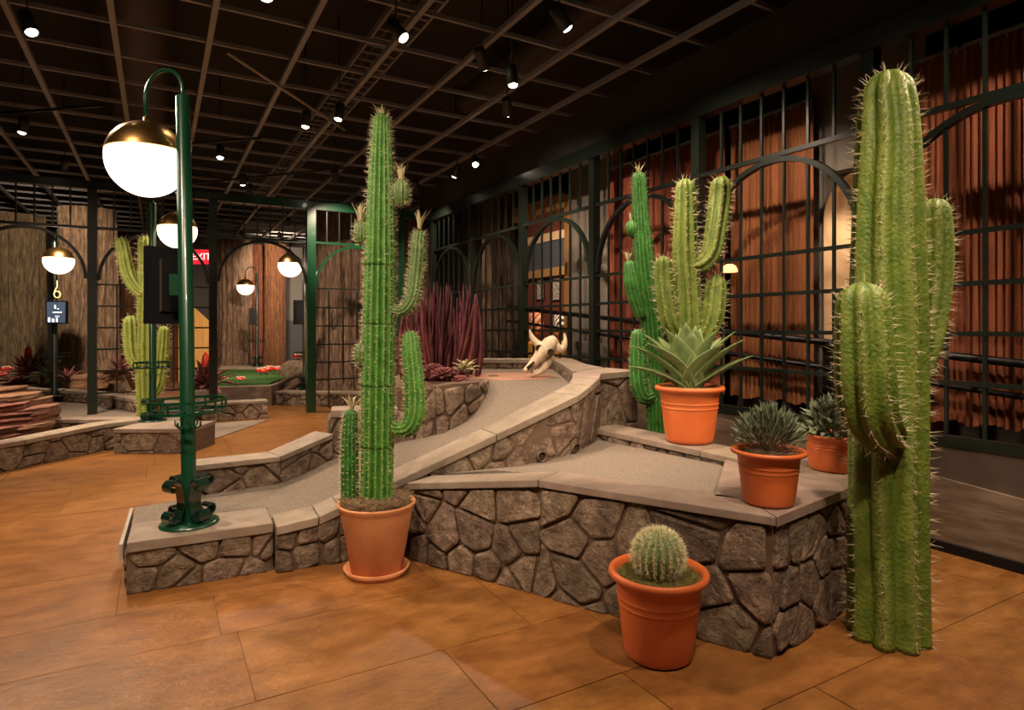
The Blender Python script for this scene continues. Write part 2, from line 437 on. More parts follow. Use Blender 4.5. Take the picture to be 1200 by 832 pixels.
struct(box('wall_rear', FX0, FX1, FY0-.2, FY0, 0, 5.3, M_DKWALL))
struct(box('wall_side', FX1, FX1+.2, FY0, FY1, 0, 5.3, M_DKWALL))

# ------------------------------------------------------------------ near golf course: lamp plinth, ramp, lower hole
def nb(a, b):                      # unit normal to the left of a->b (away from the viewer)
    L = math.hypot(b[0]-a[0], b[1]-a[1]); return (-(b[1]-a[1])/L, (b[0]-a[0])/L)
A0, A1 = (-2.166, 3.498), (-1.479, 3.856)
n0 = nb(A0, A1)
def sh(p, n, k): return (p[0]+n[0]*k, p[1]+n[1]*k)
A0b, A1b = sh(A0, n0, .76), sh(A1, n0, .76)
lp = thing('stone_plinth', 'low stone-faced plinth with wide cap carrying the nearest green lamp post', 'stone wall', W(*A0, 0))
prism('mortar_core', [W(*A0, .24), W(*A1, .24), W(*A1b, .24), W(*A0b, .24)], 0, M_MORTAR, lp)
stones(lp, [(*A0, 0, .24), (*A1, 0, .24)], .26, .16, seed=5)
stones(lp, [(*A0b, 0, .24), (*A0, 0, .24)], .26, .16, seed=6, depth=.012)
caps(lp, [(*sh(A0, n0, -.03), .30), (*sh(A1, n0, -.03), .30)], [(*sh(A0, n0, .36), .30), (*sh(A1, n0, .36), .30)], .06)
e0, e1 = sh(A0, n0, -.01), A0b
dv = (A1[0]-A0[0], A1[1]-A0[1]); Lv = math.hypot(*dv); dv = (dv[0]/Lv, dv[1]/Lv)
prism('edge_strip', [W(*sh(e0, dv, -.034), .29), W(*sh(e0, dv, -.016), .29), W(*sh(e1, dv, -.016), .297), W(*sh(e1, dv, -.034), .297)], .20, M_EDGE, lp)

# ramp wall from the pot up to the junction
RWp = [(-1.4475, 3.815, 0, .288), (-1.222, 3.929, 0, .316), (-1.103, 3.988, 0, .36), (-.685, 4.20, 0, .522), (-.123, 4.48, 0, .739), (.255, 4.66, 0, .887), (.492, 4.80, 0, .983)]
curve = [(.60, 4.93, 0, 1.045), (.68, 5.07, 0, 1.09), (.712, 5.20, 0, 1.12)]
RWA = RWp + curve
rw = thing('ramp_wall', 'stone wall with sloping cap climbing the right side of the carpeted ramp', 'stone wall', W(RWA[0][0], RWA[0][1], 0))
inner = [(p[0], p[1], 0, p[3]-.055) for p in RWA]
core(rw, inner, .22, zb=0)
stones(rw, [inner[0], inner[1]], .2, .17, seed=11); stones(rw, inner[1:3], .2, .17, seed=12)
stones(rw, [(*inner[2][:2], 0, inner[2][3]), (*inner[3][:2], 0, inner[3][3])], .2, .18, seed=13)
stones(rw, [(*inner[3][:2], .40, inner[3][3]), (*inner[6][:2], .48, inner[6][3])], .25, .2, seed=20)
stones(rw, [(p[0], p[1], .5, p[3]) for p in inner[6:]], .3, .22, seed=15)
fr_ = [(p[0], p[1], p[3]) for p in offs(RWA, -.03)]; bk_ = [(p[0], p[1], p[3]) for p in offs(RWA, .25)]
bk_[-1] = (.52, 5.32, 1.12); bk_[-2] = (.50, 5.16, 1.09); bk_[-3] = (.46, 5.07, 1.045)
pick = [0, 1, 2, 4, 6, 7, 8, 9]
fr2 = [fr_[i] for i in pick]; bk2 = [bk_[i] for i in pick]
caps(rw, fr2, bk2, .055)
# junction branches: towards the fence, and along the top of the ramp
J0, J1 = (.712, 5.20), (1.12, 5.60)
jw = thing('junction_wall', 'stone wall stub with one big rounded stone running from the ramp top toward the fence', 'stone wall', W(*J0, 0))
core(jw, [(*J0, 0, 1.065), (*J1, 0, 1.065)], .25, zb=0)
stones(jw, [(*J0, .55, 1.065), (*J1, .55, 1.065)], .40, .36, seed=34)
caps(jw, [(.735, 5.172, 1.12), (1.14, 5.57, 1.12)], [(.55, 5.42, 1.12), (.90, 5.95, 1.12)], .055)
K0, K1 = (.50, 7.72), (.53, 5.42)
kw = thing('ridge_wall', 'capped stone wall running away from the ramp top beside the cow skull', 'stone wall', W(*K0, 0))
core(kw, [(.50, 7.72, .9, 1.065), (.55, 5.42, .9, 1.065)], .22, zb=0)
stones(kw, [(.55, 5.44, .98, 1.065), (.50, 7.7, .98, 1.065)][::-1], .16, .1, seed=35, depth=.02)
caps(kw, [(.47, 7.75, 1.12), (.52, 6.5, 1.12), (.53, 5.43, 1.12)], [(.74, 7.75, 1.12), (.78, 6.5, 1.12), (.88, 5.97, 1.12)], .055)
lw = wall('low stone ledge with pale cap at the back of the upper hole before the fence', [(-.62, 7.55, .98, 1.12), (.46, 7.55, .98, 1.12)], .2, .05, cw=.3, ch=.12, seed=40)

# far side of the ramp
fw = wall('capped stone wall along the left side of the ramp behind the tall potted cactus', [(-2.30, 4.45, .27, .518), (-1.795, 4.80, .28, .514), (-1.51, 5.20, .36, .62)], .2, .04, cw=.26, ch=.15, seed=51)
fp = wall('taller stone wall end with dark cap behind the potted column cactus', [(-1.52, 5.22, .36, .81), (-.98, 5.36, .40, .81)], .25, .06, cw=.24, ch=.2, seed=55)
stones(fp, [(-1.60, 5.46, .1, .75), (-1.52, 5.22, .1, .75)], .2, .2, seed=56)
G = [(-.98, 5.34, .45, .80), (-.72, 5.24, .50, .86), (-.645, 5.27, .52, 1.0), (-.50, 5.32, .60, 1.02), (-.38, 5.38, .68, 1.02), (-.30, 5.47, .78, 1.02), (-.26, 5.62, .92, 1.02), (-.27, 5.85, .95, 1.02)]
pl = thing('stone_planter', 'curved rough stone planter holding the maroon plants beside the ramp', 'stone planter', W(G[0][0], G[0][1], 0))
core(pl, G, .16, zb=.2)
stones(pl, G[:3], .2, .2, seed=61); stones(pl, G[2:], .2, .17, depth=.04, seed=62)
prism('soil', [W(*q, .97) for q in ((-.70, 5.34), (-.45, 5.45), (-.36, 5.6), (-.36, 7.4), (-1.3, 7.4), (-1.2, 5.6))], .5, M_SOIL, pl)

def ruled(name, near, far, m, label, cat='carpet', sub=4, skirt=.0, rough=0, seed=1):
    V = []; Fc = []; rr = random.Random(seed); n = len(near)
    for i, (a, b) in enumerate(zip(near, far)):
        for j in range(sub+1):
            t = j/sub; V.append(W(*(a[q]+(b[q]-a[q])*t for q in range(3))) + Vector((0, 0, rr.uniform(-rough, rough) if 0 < j < sub else 0)))
    for i in range(n-1):
        for j in range(sub):
            k = i*(sub+1)+j; Fc.append((k, k+1, k+sub+2, k+sub+1)[::-1])
    m0 = len(V); V += [v-Vector((0, 0, .03)) for v in V]
    Fc += [tuple(i+m0 for i in f)[::-1] for f in Fc]
    s1 = sub+1
    for i in range(n-1):
        Fc.append((i*s1, (i+1)*s1, (i+1)*s1+m0, i*s1+m0)); Fc.append((i*s1+sub, i*s1+sub+m0, (i+1)*s1+sub+m0, (i+1)*s1+sub))
    o = mk(name, V, Fc, m, None, True); 
    md = o.modifiers.new('split', 'EDGE_SPLIT'); md.split_angle = math.radians(50)
    return tag(o, label, cat)
near = [(*sh(A0, n0, .355), .297), (*sh(A1, n0, .355), .297), (-1.56, 4.01, .27), (-1.33, 4.13, .295), (-1.21, 4.19, .335), (-.793, 4.40, .497), (-.231, 4.68, .712), (.147, 4.86, .86), (.384, 4.99, .945), (.52, 5.25, .995), (.52, 6.2, 1.0), (.49, 7.56, 1.0)]
far = [(*A0b, .297), (-2.12, 4.56, .297), (-1.80, 4.80, .30), (-1.66, 5.02, .345), (-1.51, 5.22, .40), (-1.0, 5.36, .515), (-.62, 5.33, .60), (-.39, 5.40, .72), (-.28, 5.52, .85), (-.27, 5.9, 1.0), (-.40, 6.6, 1.0), (-.60, 7.56, 1.0)]
ruled('ramp_carpet', near, far, M_CARPET, 'grey speckled carpet ramp climbing from the near lamp post to the skull')
# floor of the lower hole
near = [(-.52, 4.29, .49), (-.1, 4.02, .58), (.26, 3.76, .61), (.62, 3.42, .615), (1.0, 3.12, .62), (1.4, 3.6, .62)]
far = [(-.50, 4.30, .49), (-.05, 4.52, .49), (.255, 4.665, .50), (.49, 4.80, .54), (.69, 5.12, .585), (1.34, 4.02, .615)]
ruled('putting_carpet', near, far, M_CARPET, 'sandy speckled carpet of the raised hole behind the front stone planter')
inlay = lathe('cup_inlay', [(0, .006), (.50, .006), (.51, 0)], M_DISC, seg=40)
q = LD(592, 441, 1.0); inlay.location = W(*q, 1.001); tag(inlay, 'flat round terracotta inlay on the carpet in front of the skull', 'inlay')
cup = lathe('golf_cup', [(0, .008), (.055, .008), (.06, .0)], M_SOCKET, seg=20); cup.location = W(q[0]-.12, q[1]-.05, 1.002)
tag(cup, 'dark golf cup set in the terracotta inlay', 'golf cup')

# front planter
FA, FB, FC_, FE = (1.179, 2.822), (-.66, 4.04), (1.78, 3.33), (2.25, 3.90)
FM = (.163, 3.497)                 # bend of the cap on the front face
fpn = thing('raised_planter', 'large raised stone planter with flat cap behind the barrel cactus pot', 'stone planter', W(*FA, 0))
inner = [(*FB, 0, .445), (*FM, 0, .60), (*FA, 0, .60), (*FC_, 0, .60), (*FE, 0, .60)]
core(fpn, inner, .2, zb=0)
stones(fpn, inner[0:2], .21, .2, seed=72, gap=.0095, depth=.021); stones(fpn, inner[1:3], .23, .21, seed=77, gap=.0095, depth=.021)
stones(fpn, inner[2:4], .2, .19, seed=73, depth=.02); stones(fpn, inner[3:5], .2, .16, seed=74, depth=.02)
def ins(poly, o): return offs([(*p, 0) for p in poly], o)
fo = offs([(*FB, .50), (*FM, .655), (*FA, .655), (*FC_, .655), (*FE, .655)], -.035); bo = offs([(*FB, .50), (*FM, .655), (*FA, .655), (*FC_, .655), (*FE, .655)], .21)
caps(fpn, fo[:3], [bo[0], bo[1], bo[2]], .045)
prism('cap_stone', [W(fo[2][0], fo[2][1], .655), W(fo[3][0], fo[3][1], .655), W(1.35, 3.95, .655), W(1.02, 3.13, .655), W(bo[2][0], bo[2][1], .655)], 0, M_CAP, fpn, .045)
prism('cap_stone', [W(fo[3][0]+.004, fo[3][1]+.004, .655), W(fo[4][0], fo[4][1], .655), W(1.98, 4.25, .655), W(1.40, 4.05, .655), W(1.356, 3.957, .655)], 0, M_CAP, fpn, .045)
prism('mortar_core', [W(1.45, 3.2, .60), W(2.2, 3.88, .60), W(1.95, 4.2, .60), W(1.3, 4.0, .60)], 0, M_MORTAR, fpn)
bolt = lathe('wall_socket', [(0, .012), (.008, .012), (.016, .010), (.018, 0)], M_EDGE, seg=14)
nf = nb(FB, FA); pb = (FB[0]+(FA[0]-FB[0])*.648-nf[0]*.034, FB[1]+(FA[1]-FB[1])*.648-nf[1]*.034)
bolt.location = W(*pb, .235); bolt.rotation_euler = (math.pi/2, 0, 0)
v = W(-nf[0], -nf[1], 0); bolt.rotation_euler = Vector((v.x, v.y, 0)).to_track_quat('Z', 'Y').to_euler(); inv(bolt, fpn); bolt.location = W(*pb, .235)
# back wall of the lower hole
bw = wall('low capped stone wall at the back of the raised hole, under the agave pot', [(.671, 5.16, .50, .68), (1.284, 4.186, .52, .68), (1.45, 3.90, .52, .68)], .2, .045, cw=.22, ch=.14, seed=81, capw=.24)
for px, py, lb in ((635, 535, 'dark round pipe mouth low in the ramp wall, nearer the cap'), (675.5, 525.5, 'dark round pipe mouth in the ramp wall, nearer the corner')):
    # pipe mouths project slightly from the face of the ramp wall
    a, b = RWA[4], RWA[6]; nx = nb(a, b); l, dd, vv = ray(px, py)
    # intersect with wall plane 3 cm proud
    ax, ay = a[0]-nx[0]*.048, a[1]-nx[1]*.048
    t = (ax*nx[0]+ay*nx[1])/(l*nx[0]+dd*nx[1]); c = W(l*t, dd*t, EYE+vv*t)
    pm = thing('pipe_mouth', lb, 'pipe', c); pm.rotation_euler = W(-nx[0], -nx[1], 0).to_track_quat('Z', 'Y').to_euler()
    lathe('pipe', [(.034, -.03), (.038, .012), (.034, .012), (.032, -.03)], M_MORTAR, pm, 24); lathe('bore', [(0, -.005), (.036, -.005)], M_SOCKET, pm, 24)

# ------------------------------------------------------------------ left-hand courses
def q3(px, py, zb, zt): return (*LD(px, py, zb), zb, zt)
wall('long low capped stone wall at the left edge in front of the red rocks', [q3(-60, 566, 0, .30), q3(27, 548, 0, .30), q3(120, 528.5, 0, .33), (-4.74, 7.90, 0, .335)], .22, .05, cw=.3, ch=.17, seed=91)
b2 = (LD(134, 531, 0), LD(224, 531, 0)); nn = nb(*b2)
bl = thing('stone_plinth', 'low stone-faced plinth under the second green lamp post', 'stone wall', W(*b2[0], 0))
prism('mortar_core', [W(*b2[0], .245), W(*b2[1], .245), W(*sh(b2[1], nn, .6), .245), W(*sh(b2[0], nn, .6), .245)], 0, M_MORTAR, bl)
stones(bl, [(*b2[0], 0, .245), (*b2[1], 0, .245)], .28, .17, seed=95)
caps(bl, [(*sh(b2[0], nn, -.03), .295), (*sh(b2[1], nn, -.03), .295)], [(*sh(b2[0], nn, .62), .295), (*sh(b2[1], nn, .62), .295)], .05)
wall('short capped stone wall behind the red rocks, level with the second lamp', [(-6.3, 8.19, .08, .30), (-4.75, 8.19, .08, .30)], .2, .05, cw=.3, ch=.16, seed=97)
wall('curving capped stone wall at far left under the bronze bromeliad', [q3(-30, 463, .2, .39), q3(33, 467, .2, .39), q3(102, 471.5, .2, .385), q3(161, 483, .2, .40), q3(200, 490, .15, .38)], .2, .05, cw=.34, ch=.16, seed=99)
wall('capped stone wall beyond the cup ring of the near lamp post', [q3(160, 500, .0, .30), q3(314, 490, .0, .30)], .25, .045, cw=.32, ch=.17, seed=101)
wall('capped stone wall at the foot of the thick green fence post', [q3(324, 474.5, 0, .27), q3(352, 476, 0, .27), q3(440, 478, 0, .29)], .3, .045, cw=.3, ch=.16, seed=103)
ruled('side_carpet', [(-9, 7.2, .06), (-4.6, 8.3, .2)], [(-9, 11.2, .2), (-4.9, 10.0, .2)], M_CARPET, 'grey carpet lane at far left around the thin fence post')
sc = [P(224, 524, .012), P(231, 521, .012), P(300, 497, .012), P(314, 491.5, .012), P(190, 500, .012), P(160, 512, .012)]
tag(prism('side_carpet', sc, 0, M_CARPET, None, .012), 'flat grey carpet wedge on the tiles beside the second lamp plinth', 'carpet')
sc = [P(45, 500, .07), P(140, 512, .07), P(165, 497, .07), P(45, 490, .07)]

wall('far low capped ledge behind the turf island under the farthest lamp', [((245-600)/F*17.3, 17.3, 0, .40), ((350-600)/F*17.3, 17.3, 0, .40)], .8, .06, cw=.4, ch=.2, seed=107)
# stacked red rock slabs
rs = random.Random(12)
def slab(px, py, d, wpx, hpx, label, dep=.5):
    c = D(px, py, d); wv = wpx/F*d/2; hv = hpx/F*d; n = 11; V = []; Fc = []
    lay = 5
    for k in range(lay+1):
        f = rs.uniform(.88, 1.05)
        for i in range(n):
            a = 2*math.pi*i/n; rr = f*(1+.13*math.sin(2*a+px)+.1*math.sin(3*a+py)+rs.uniform(-.05, .05))
            p = W(wv*rr*math.cos(a), dep*rr*math.sin(a), 0); V.append((p.x, p.y, hv*(k/lay-.5)+rs.uniform(-.006, .006)))
    for k in range(lay):
        for i in range(n): Fc.append((k*n+i, k*n+(i+1) % n, (k+1)*n+(i+1) % n, (k+1)*n+i))
    Fc.append(tuple(range(n))[::-1]); Fc.append(tuple(lay*n+i for i in range(n)))
    o = mk('rock_slab', V, Fc, M_ROCK, None, False, c); return tag(o, label, 'rock', 'stacked red sandstone rocks')
for px, py, d, wp, hp, lb in ((-6, 508, 7.1, 60, 17, 'lowest red sandstone slab of the stack at the left edge'), (26, 505, 7.35, 46, 18, 'low red rock slab touching the short capped wall'),
                              (0, 492, 7.25, 62, 16, 'second red rock slab up at the left edge'), (38, 486, 7.5, 34, 18, 'right-hand red layered rock jutting over the short wall'),
                              (-4, 479, 7.3, 54, 12, 'flat red rock slab in the middle of the left stack'), (14, 468, 7.55, 38, 11, 'pale red slab near the top of the left stack'), (2, 458, 7.8, 26, 7, 'small pale topmost slab of the left rock stack'), (30, 473, 7.6, 24, 9, 'small red slab on the right shoulder of the left stack')):
    slab(px, py, d, wp, hp, lb, .42)

# ------------------------------------------------------------------ right-hand arched iron fence (plane X = 4.64)
FXR = 4.64
PY = [12.0, 11.26, 9.55, 7.84, 6.13, 4.44, 2.73, 1.02]
fence = thing('arched_iron_fence', 'dark green iron fence of tall arches in front of the rust curtains', 'fence', (FXR, 1.0, 0))
def fbox(name, x0, x1, y0, y1, z0, z1, par=fence, m=M_FENCE): return inv(box(name, x0, x1, y0, y1, z0, z1, m), par)
for y in PY[1:]: fbox('post', FXR-.05, FXR+.05, y-.05, y+.05, .70, 3.56)
fbox('top_beam', FXR-.07, FXR+.07, .4, 12.0, 3.56, 3.72)
fbox('upper_girder', FXR+.0, FXR+.12, .4, 12.0, 3.72, 4.24, fence, M_PLENUM)
for y0, y1 in zip(PY[2:], PY[1:]):
    a, b = y0+.05, y1-.05; c = (y0+y1)/2
    fbox('head_rail', FXR-.02, FXR+.02, a, b, 2.97, 3.01)
    fbox('bottom_rail', FXR-.03, FXR+.03, a, b, .70, .775)
    for z in (2.13, 1.79, 1.46, 1.13): fbox('rail', FXR-.016, FXR+.016, a, b, z-.016, z+.016)
    rad = (b-a)/2
    zc = 2.97-rad
    for k in range(6):
        yb = c+(k-2.5)*.226
        zt = zc+math.sqrt(max(rad*rad-(yb-c)**2, 0))-.02
        fbox('bar', FXR-.011, FXR+.011, yb-.011, yb+.011, .775, zt)
        fbox('upper_bar', FXR-.011, FXR+.011, yb-.011, yb+.011, 3.01, 3.56)
    V = []; Fc = []; n = 28
    for i in range(n+1):
        t = math.pi*i/n
        for r_ in (rad, rad-.045):
            for xx in (-.028, .028): V.append((FXR+xx, c-r_*math.cos(t), zc+r_*math.sin(t)))
    for i in range(n):
        k = 4*i
        for f in ((0, 1, 5, 4), (3, 2, 6, 7), (2, 0, 4, 6), (1, 3, 7, 5)): Fc.append(tuple(k+j for j in f))
    inv(mk('arch', V, Fc, M_FENCE), fence)
# low panelled wall under the fence with the ramp side in veined stone
struct(box('wall_right', FXR-.02, FXR+.12, .2, 12, 0, .70, M_BASEDK))
def rampz(y): return .30+.084*y
V = []
for y in (.2, 6.4):
    for x, z in ((FXR-.05, .0), (FXR-.05, rampz(y)), (FXR-.02, rampz(y)), (FXR-.02, 0)): V.append((x, y, z))
struct(mk('trim_1', V, [(0, 1, 2, 3), (7, 6, 5, 4), (0, 4, 5, 1), (1, 5, 6, 2)], M_WOODBASE))
struct(box('baseboard_right', FXR-.075, FXR-.05, .2, 6.4, 0, .065, M_BLACK))
# handrail of the walkway behind
hr = thing('handrail', 'dark sloping handrail of the walkway between fence and curtains', 'handrail', (5.02, 1.5, 1.2))
def hz(y): return 1.10+.082*y
for nm, dz, rr in (('top_rail', 0, .03), ('lower_rail', -.22, .022)):
    inv(tube(nm, [(5.02, 1.0, hz(1.0)+dz), (5.02, 9.0, hz(9)+dz)], rr, M_BLACK, None, 8), hr)
for y in (1.4, 3.33, 5.3, 7.2): inv(box('rail_post', 5.0, 5.04, y-.03, y+.03, .3, hz(y), M_BLACK), hr)

# pleated rust curtains
def curtain(y0, y1, X, zt, zb, label, seed, m=M_CURT):
    rr = random.Random(seed); t = thing('string_curtain', label, 'curtain', (X, y0, zb))
    o = box('curtain_rail', X-.03, X-.01, y0, y1, zt, zt+.025, M_GRID); inv(o, t)
    [inv(box('rail_bracket', X-.03, 5.905, yy, yy+.03, zt+.005, zt+.02, M_BLACK), t) for yy in (y0+.1, y1-.35)]; n = int((y1-y0)/.05); V = []; Fc = []; cols = n*4
    V = []; amp = .02
    for i in range(cols+1):
        y = y0+(y1-y0)*i/cols; ph = 2*math.pi*i/4
        x = X+amp*math.sin(ph+.6*math.sin(i*.13))*(.6+.4*math.sin(i*.07+seed))+rr.uniform(-.004, .004)
        zz = zb + .015*math.sin(i*.31)+rr.uniform(0, .02)
        V += [(x, y, zt), (x+rr.uniform(-.004, .004), y, (zt+zb)/2), (x*1+rr.uniform(-.006, .006), y, zz)]
    for i in range(cols):
        for j in range(2): Fc.append((i*3+j, i*3+j+1, i*3+3+j+1, i*3+3+j))
    o = mk('pleated_cloth', V, Fc, m); inv(o, t)
    for i in range(0, int((y1-y0)/.16)):
        inv(box('hook', X-.026, X-.016, y0+.05+i*.16, y0+.058+i*.16, zt-.03, zt, M_EDGE), t)
curtain(4.62, 6.6, 5.22, 3.58, .78, 'rust-red pleated curtain behind the deep green cactus', 4)
curtain(3.60, 4.55, 5.22, 3.58, .78, 'rust-red pleated curtain behind the shrub pots, left of the big saguaro', 5)
curtain(.6, 2.72, 5.22, 3.58, .78, 'rust-red pleated curtain at the right edge behind the big saguaro', 6)
# grey partition pieces and the cream arched reveal between curtains
struct(box('wall_1', 5.34, 5.5, 6.35, 7.64, 0, 4.6, M_GREY))
struct(box('wall_2', 5.34, 5.5, 2.7, 3.72, 2.92, 4.6, M_GREY)); struct(box('wall_8', 5.34, 5.5, 3.56, 3.72, 0, 2.92, M_GREY))
V = []; Fc = []; n = 20
for i in range(n+1):
    t = math.pi*i/n
    for x in (5.3, 5.9): V.append((x, 3.18-.37*math.cos(t), 2.5+.38*math.sin(t)))
for s_ in (-1, 1): pass
for i in range(n): Fc.append((2*i, 2*i+1, 2*i+3, 2*i+2))
V += [(5.3, 2.81, .3), (5.9, 2.81, .3), (5.3, 3.55, .3), (5.9, 3.55, .3)]
b0 = 2*(n+1); Fc += [(0, b0, b0+1, 1), (2*n, 2*n+1, b0+3, b0+2)]
struct(mk('trim_2', V, Fc, M_CREAM))
struct(box('wall_3', 5.9, 6.0, .3, 6.5, 0, 4.6, M_DKWALL))
# small shaded lamp glimpsed through the fence
wl = thing('wall_lamp', 'small glowing scallop lamp seen between the two saguaros', 'lamp', XP(855, 319, 5.12))
V, Fc = lathevf([(.0, .085), (.03, .083), (.06, .065), (.078, .03), (.08, 0), (.076, 0), (.05, .055), (0, .075)], 20)
mk('lamp_shade', V, Fc, mat('lit_shade', (.8, .6, .35), emis=(1, .62, .26), estr=1.3), wl, True)
box('bracket', -.01, .1, -.01, .01, .04, .05, M_BLACK, wl)

# lounge glimpsed through the middle arches
struct(box('wall_4', 8.6, 8.7, 7.0, 16, 0, 4.6, M_REDWALL))
struct(box('door_1', 5.34, 5.5, 7.64, 7.80, 0, 3.5, M_JAMB))
struct(box('trim_3', 5.34, 5.5, 7.80, 9.4, 3.32, 3.55, M_JAMB))
struct(box('trim_4', 8.45, 8.6, 9.0, 15.5, 2.78, 2.98, M_JAMB))
struct(box('trim_5', 8.45, 8.6, 9.0, 15.5, 3.66, 3.86, M_CREAM))
struct(box('wall_5', 8.5, 8.6, 9.0, 15.5, 2.98, 3.66, mat('slate_panel', (.07, .075, .095), rough=.6)))
struct(box('wall_6', 6.1, 6.2, 10.35, 13.0, 0, 4.6, M_DKWALL))
def pic(px, py, X, wv, hv, lb):
    c = XP(px, py, X); t = thing('framed_print', lb, 'picture', c)
    box('frame', 0, .03, -wv/2, wv/2, -hv/2, hv/2, M_BLACK, t); box('print', -.006, 0, -wv/2+.03, wv/2-.03, -hv/2+.03, hv/2-.03, mat('speckled_print', (.08, .06, .05), (.75, .68, .6), 18, .6), t)
pic(633, 338, 8.57, .36, .62, 'speckled print on the rust wall, left of the pair'); pic(652, 338, 8.57, .36, .62, 'speckled print on the rust wall, right of the pair')
def cushion(px, py, X, wv, hv, m, lb):
    V = []; Fc = []; n = 8
    for s_ in (-1, 1):
        for i in range(n+1):
            for j in range(n+1):
                u, v = i/n*2-1, j/n*2-1
                V.append((s_*.07*(1-u*u)**.5*(1-v*v)**.5 if abs(u) < 1 and abs(v) < 1 else 0, u*wv/2*(1-.06*v*v), v*hv/2*(1-.06*u*u)))
    for s_ in (0, 1):
        for i in range(n):
            for j in range(n):
                k = s_*(n+1)**2+i*(n+1)+j; f = (k, k+1, k+n+2, k+n+1); Fc.append(f if s_ else f[::-1])
    return tag(mk('cushion', V, Fc, m, None, True, XP(px, py, X)), lb, 'cushion')
def stripes(name, c1, c2, sc, ax=0):
    m, nt, b = nodes_of(name); N = nt.nodes; L = nt.links; tc = N.new('ShaderNodeTexCoord'); wv_ = N.new('ShaderNodeTexWave'); wv_.inputs['Scale'].default_value = sc; wv_.inputs['Distortion'].default_value = 3
    wv_.bands_direction = 'DIAGONAL'; L.new(tc.outputs['Object'], wv_.inputs['Vector']); r = N.new('ShaderNodeValToRGB'); r.color_ramp.interpolation = 'CONSTANT'
    r.color_ramp.elements[0].color = (*c1, 1); r.color_ramp.elements[1].color = (*c2, 1); r.color_ramp.elements[1].position = .5
    L.new(wv_.outputs[0], r.inputs[0]); L.new(r.outputs[0], b.inputs['Base Color']); return m
cushion(628, 379, 7.4, .62, .5, stripes('red_pattern', (.6, .10, .03), (.75, .5, .35), 3), 'orange and white patterned cushion on the lounge seat')
cushion(655, 379, 7.5, .38, .5, stripes('zebra_pattern', (.04, .035, .03), (.75, .7, .62), 5), 'black and white zebra cushion on the lounge seat')
ch = thing('lounge_seat', 'yellow upholstered lounge seat behind the skull', 'seat', (7.75, 10.9, 0))
M_YEL = mat('mustard_fabric', (.62, .30, .03), rough=.8)
box('seat_base', -.45, .4, -1.3, 1.2, 0, .62, M_BLACK, ch, .03); box('seat_cushion', -.5, .35, -1.28, 1.18, .62, 1.2, M_YEL, ch, .06); box('backrest', .35, .55, -1.3, 1.2, .1, 1.72, mat('dark_leather', (.05, .03, .025), rough=.5), ch, .05)

# ------------------------------------------------------------------ far green fence (plane Y = 11.4)
FYL = 11.4; LX = [-2.5, -.87, .79, 2.36, 4.02]
gf = thing('green_iron_fence', 'green iron fence with arched openings crossing the room before the tree trunks', 'fence', (-2.6, FYL, 0))
for i, x in enumerate(LX[1:]):
    hw = .075 if i == 2 else .06
    fbox('post', x-hw, x+hw, FYL-hw, FYL+hw, 0 if i else .1, 3.62, gf, M_GREEN if i >= 2 else M_FENCE)
fbox('top_beam', -4.5, 1.4, FYL-.06, FYL+.06, 3.60, 3.72, gf); fbox('top_beam', 1.4, 4.6, FYL-.06, FYL+.06, 3.60, 3.74, gf, M_GREEN)
for i, (x0, x1) in enumerate(zip(LX, LX[1:])):
    m = M_GREEN if i == 3 else M_FENCE
    a, b = x0+.06, x1-.06; c = (a+b)/2; rad = (b-a)/2; zc = 3.0-rad
    fbox('head_rail', a, b, FYL-.018, FYL+.018, 3.0, 3.04, gf, m)
    V = []; Fc = []; n = 24
    for k in range(n+1):
        t = math.pi*k/n
        for r_ in (rad, rad-.045):
            for yy in (-.025, .025): V.append((c-r_*math.cos(t), FYL+yy, zc+r_*math.sin(t)))
    for k in range(n):
        kk = 4*k
        for f in ((0, 1, 5, 4), (3, 2, 6, 7), (2, 0, 4, 6), (1, 3, 7, 5)): Fc.append(tuple(kk+j for j in f))
    inv(mk('arch', V, Fc, m), gf)
    nbr = 7
    for k in range(1, nbr): 
        xb = a+(b-a)*k/nbr; fbox('upper_bar', xb-.011, xb+.011, FYL-.011, FYL+.011, 3.04, 3.60, gf)
    if i in (1, 3):
        for z in ((2.16, 1.83, 1.5, 1.17, .84, .5) if i == 1 else (2.2, 1.86, 1.53, 1.2, .88, .57)): fbox('rail', a, b, FYL-.012, FYL+.012, z-.012, z+.012, gf)
        for k in range(1, 6): 
            xb = a+(b-a)*k/6; zt = min(2.16, 2.2)
            fbox('bar', xb-.011, xb+.011, FYL-.011, FYL+.011, (.05 if (i == 3 and k == 1) else .5), zt, gf)

# ------------------------------------------------------------------ tree trunks
def trunk(lat, d, r, z1, label, m=M_BARK, seed=0, flare=1.5, ribs=17, z0=0):
    rr = random.Random(seed); c = W(lat, d, z0); t = thing('tree_trunk', label, 'tree trunk', c)
    seg = ribs*5; rings = 26; V = []; Fc = []
    ph = [rr.uniform(0, 6.28) for _ in range(6)]; amps = [rr.uniform(.4, 1) for _ in range(ribs)]
    H_ = z1-z0
    for j in range(rings+1):
        z = H_*j/rings; f = 1+(flare-1)*math.exp(-z/.45)
        for k in range(seg):
            a = 2*math.pi*k/seg
            rib = amps[(k//5) % ribs]*abs(math.sin(ribs*a/2+.35*math.sin(z*1.7+ph[0])))**.6
            q_ = r*f*(.84+.19*rib+.03*math.sin(3*a+ph[1]+z)+.02*math.sin(5*a-z*2+ph[2])+rr.uniform(-.008, .008))
            V.append((q_*math.cos(a), q_*math.sin(a), z))
    for j in range(rings):
        for k in range(seg): a = j*seg+k; b = j*seg+(k+1) % seg; Fc.append((a, b, b+seg, a+seg))
    Fc.append(tuple(rings*seg+k for k in range(seg)))
    mk('bark_trunk', V, Fc, m, t); return t
def tl(px, d): return (px-600)/F*d
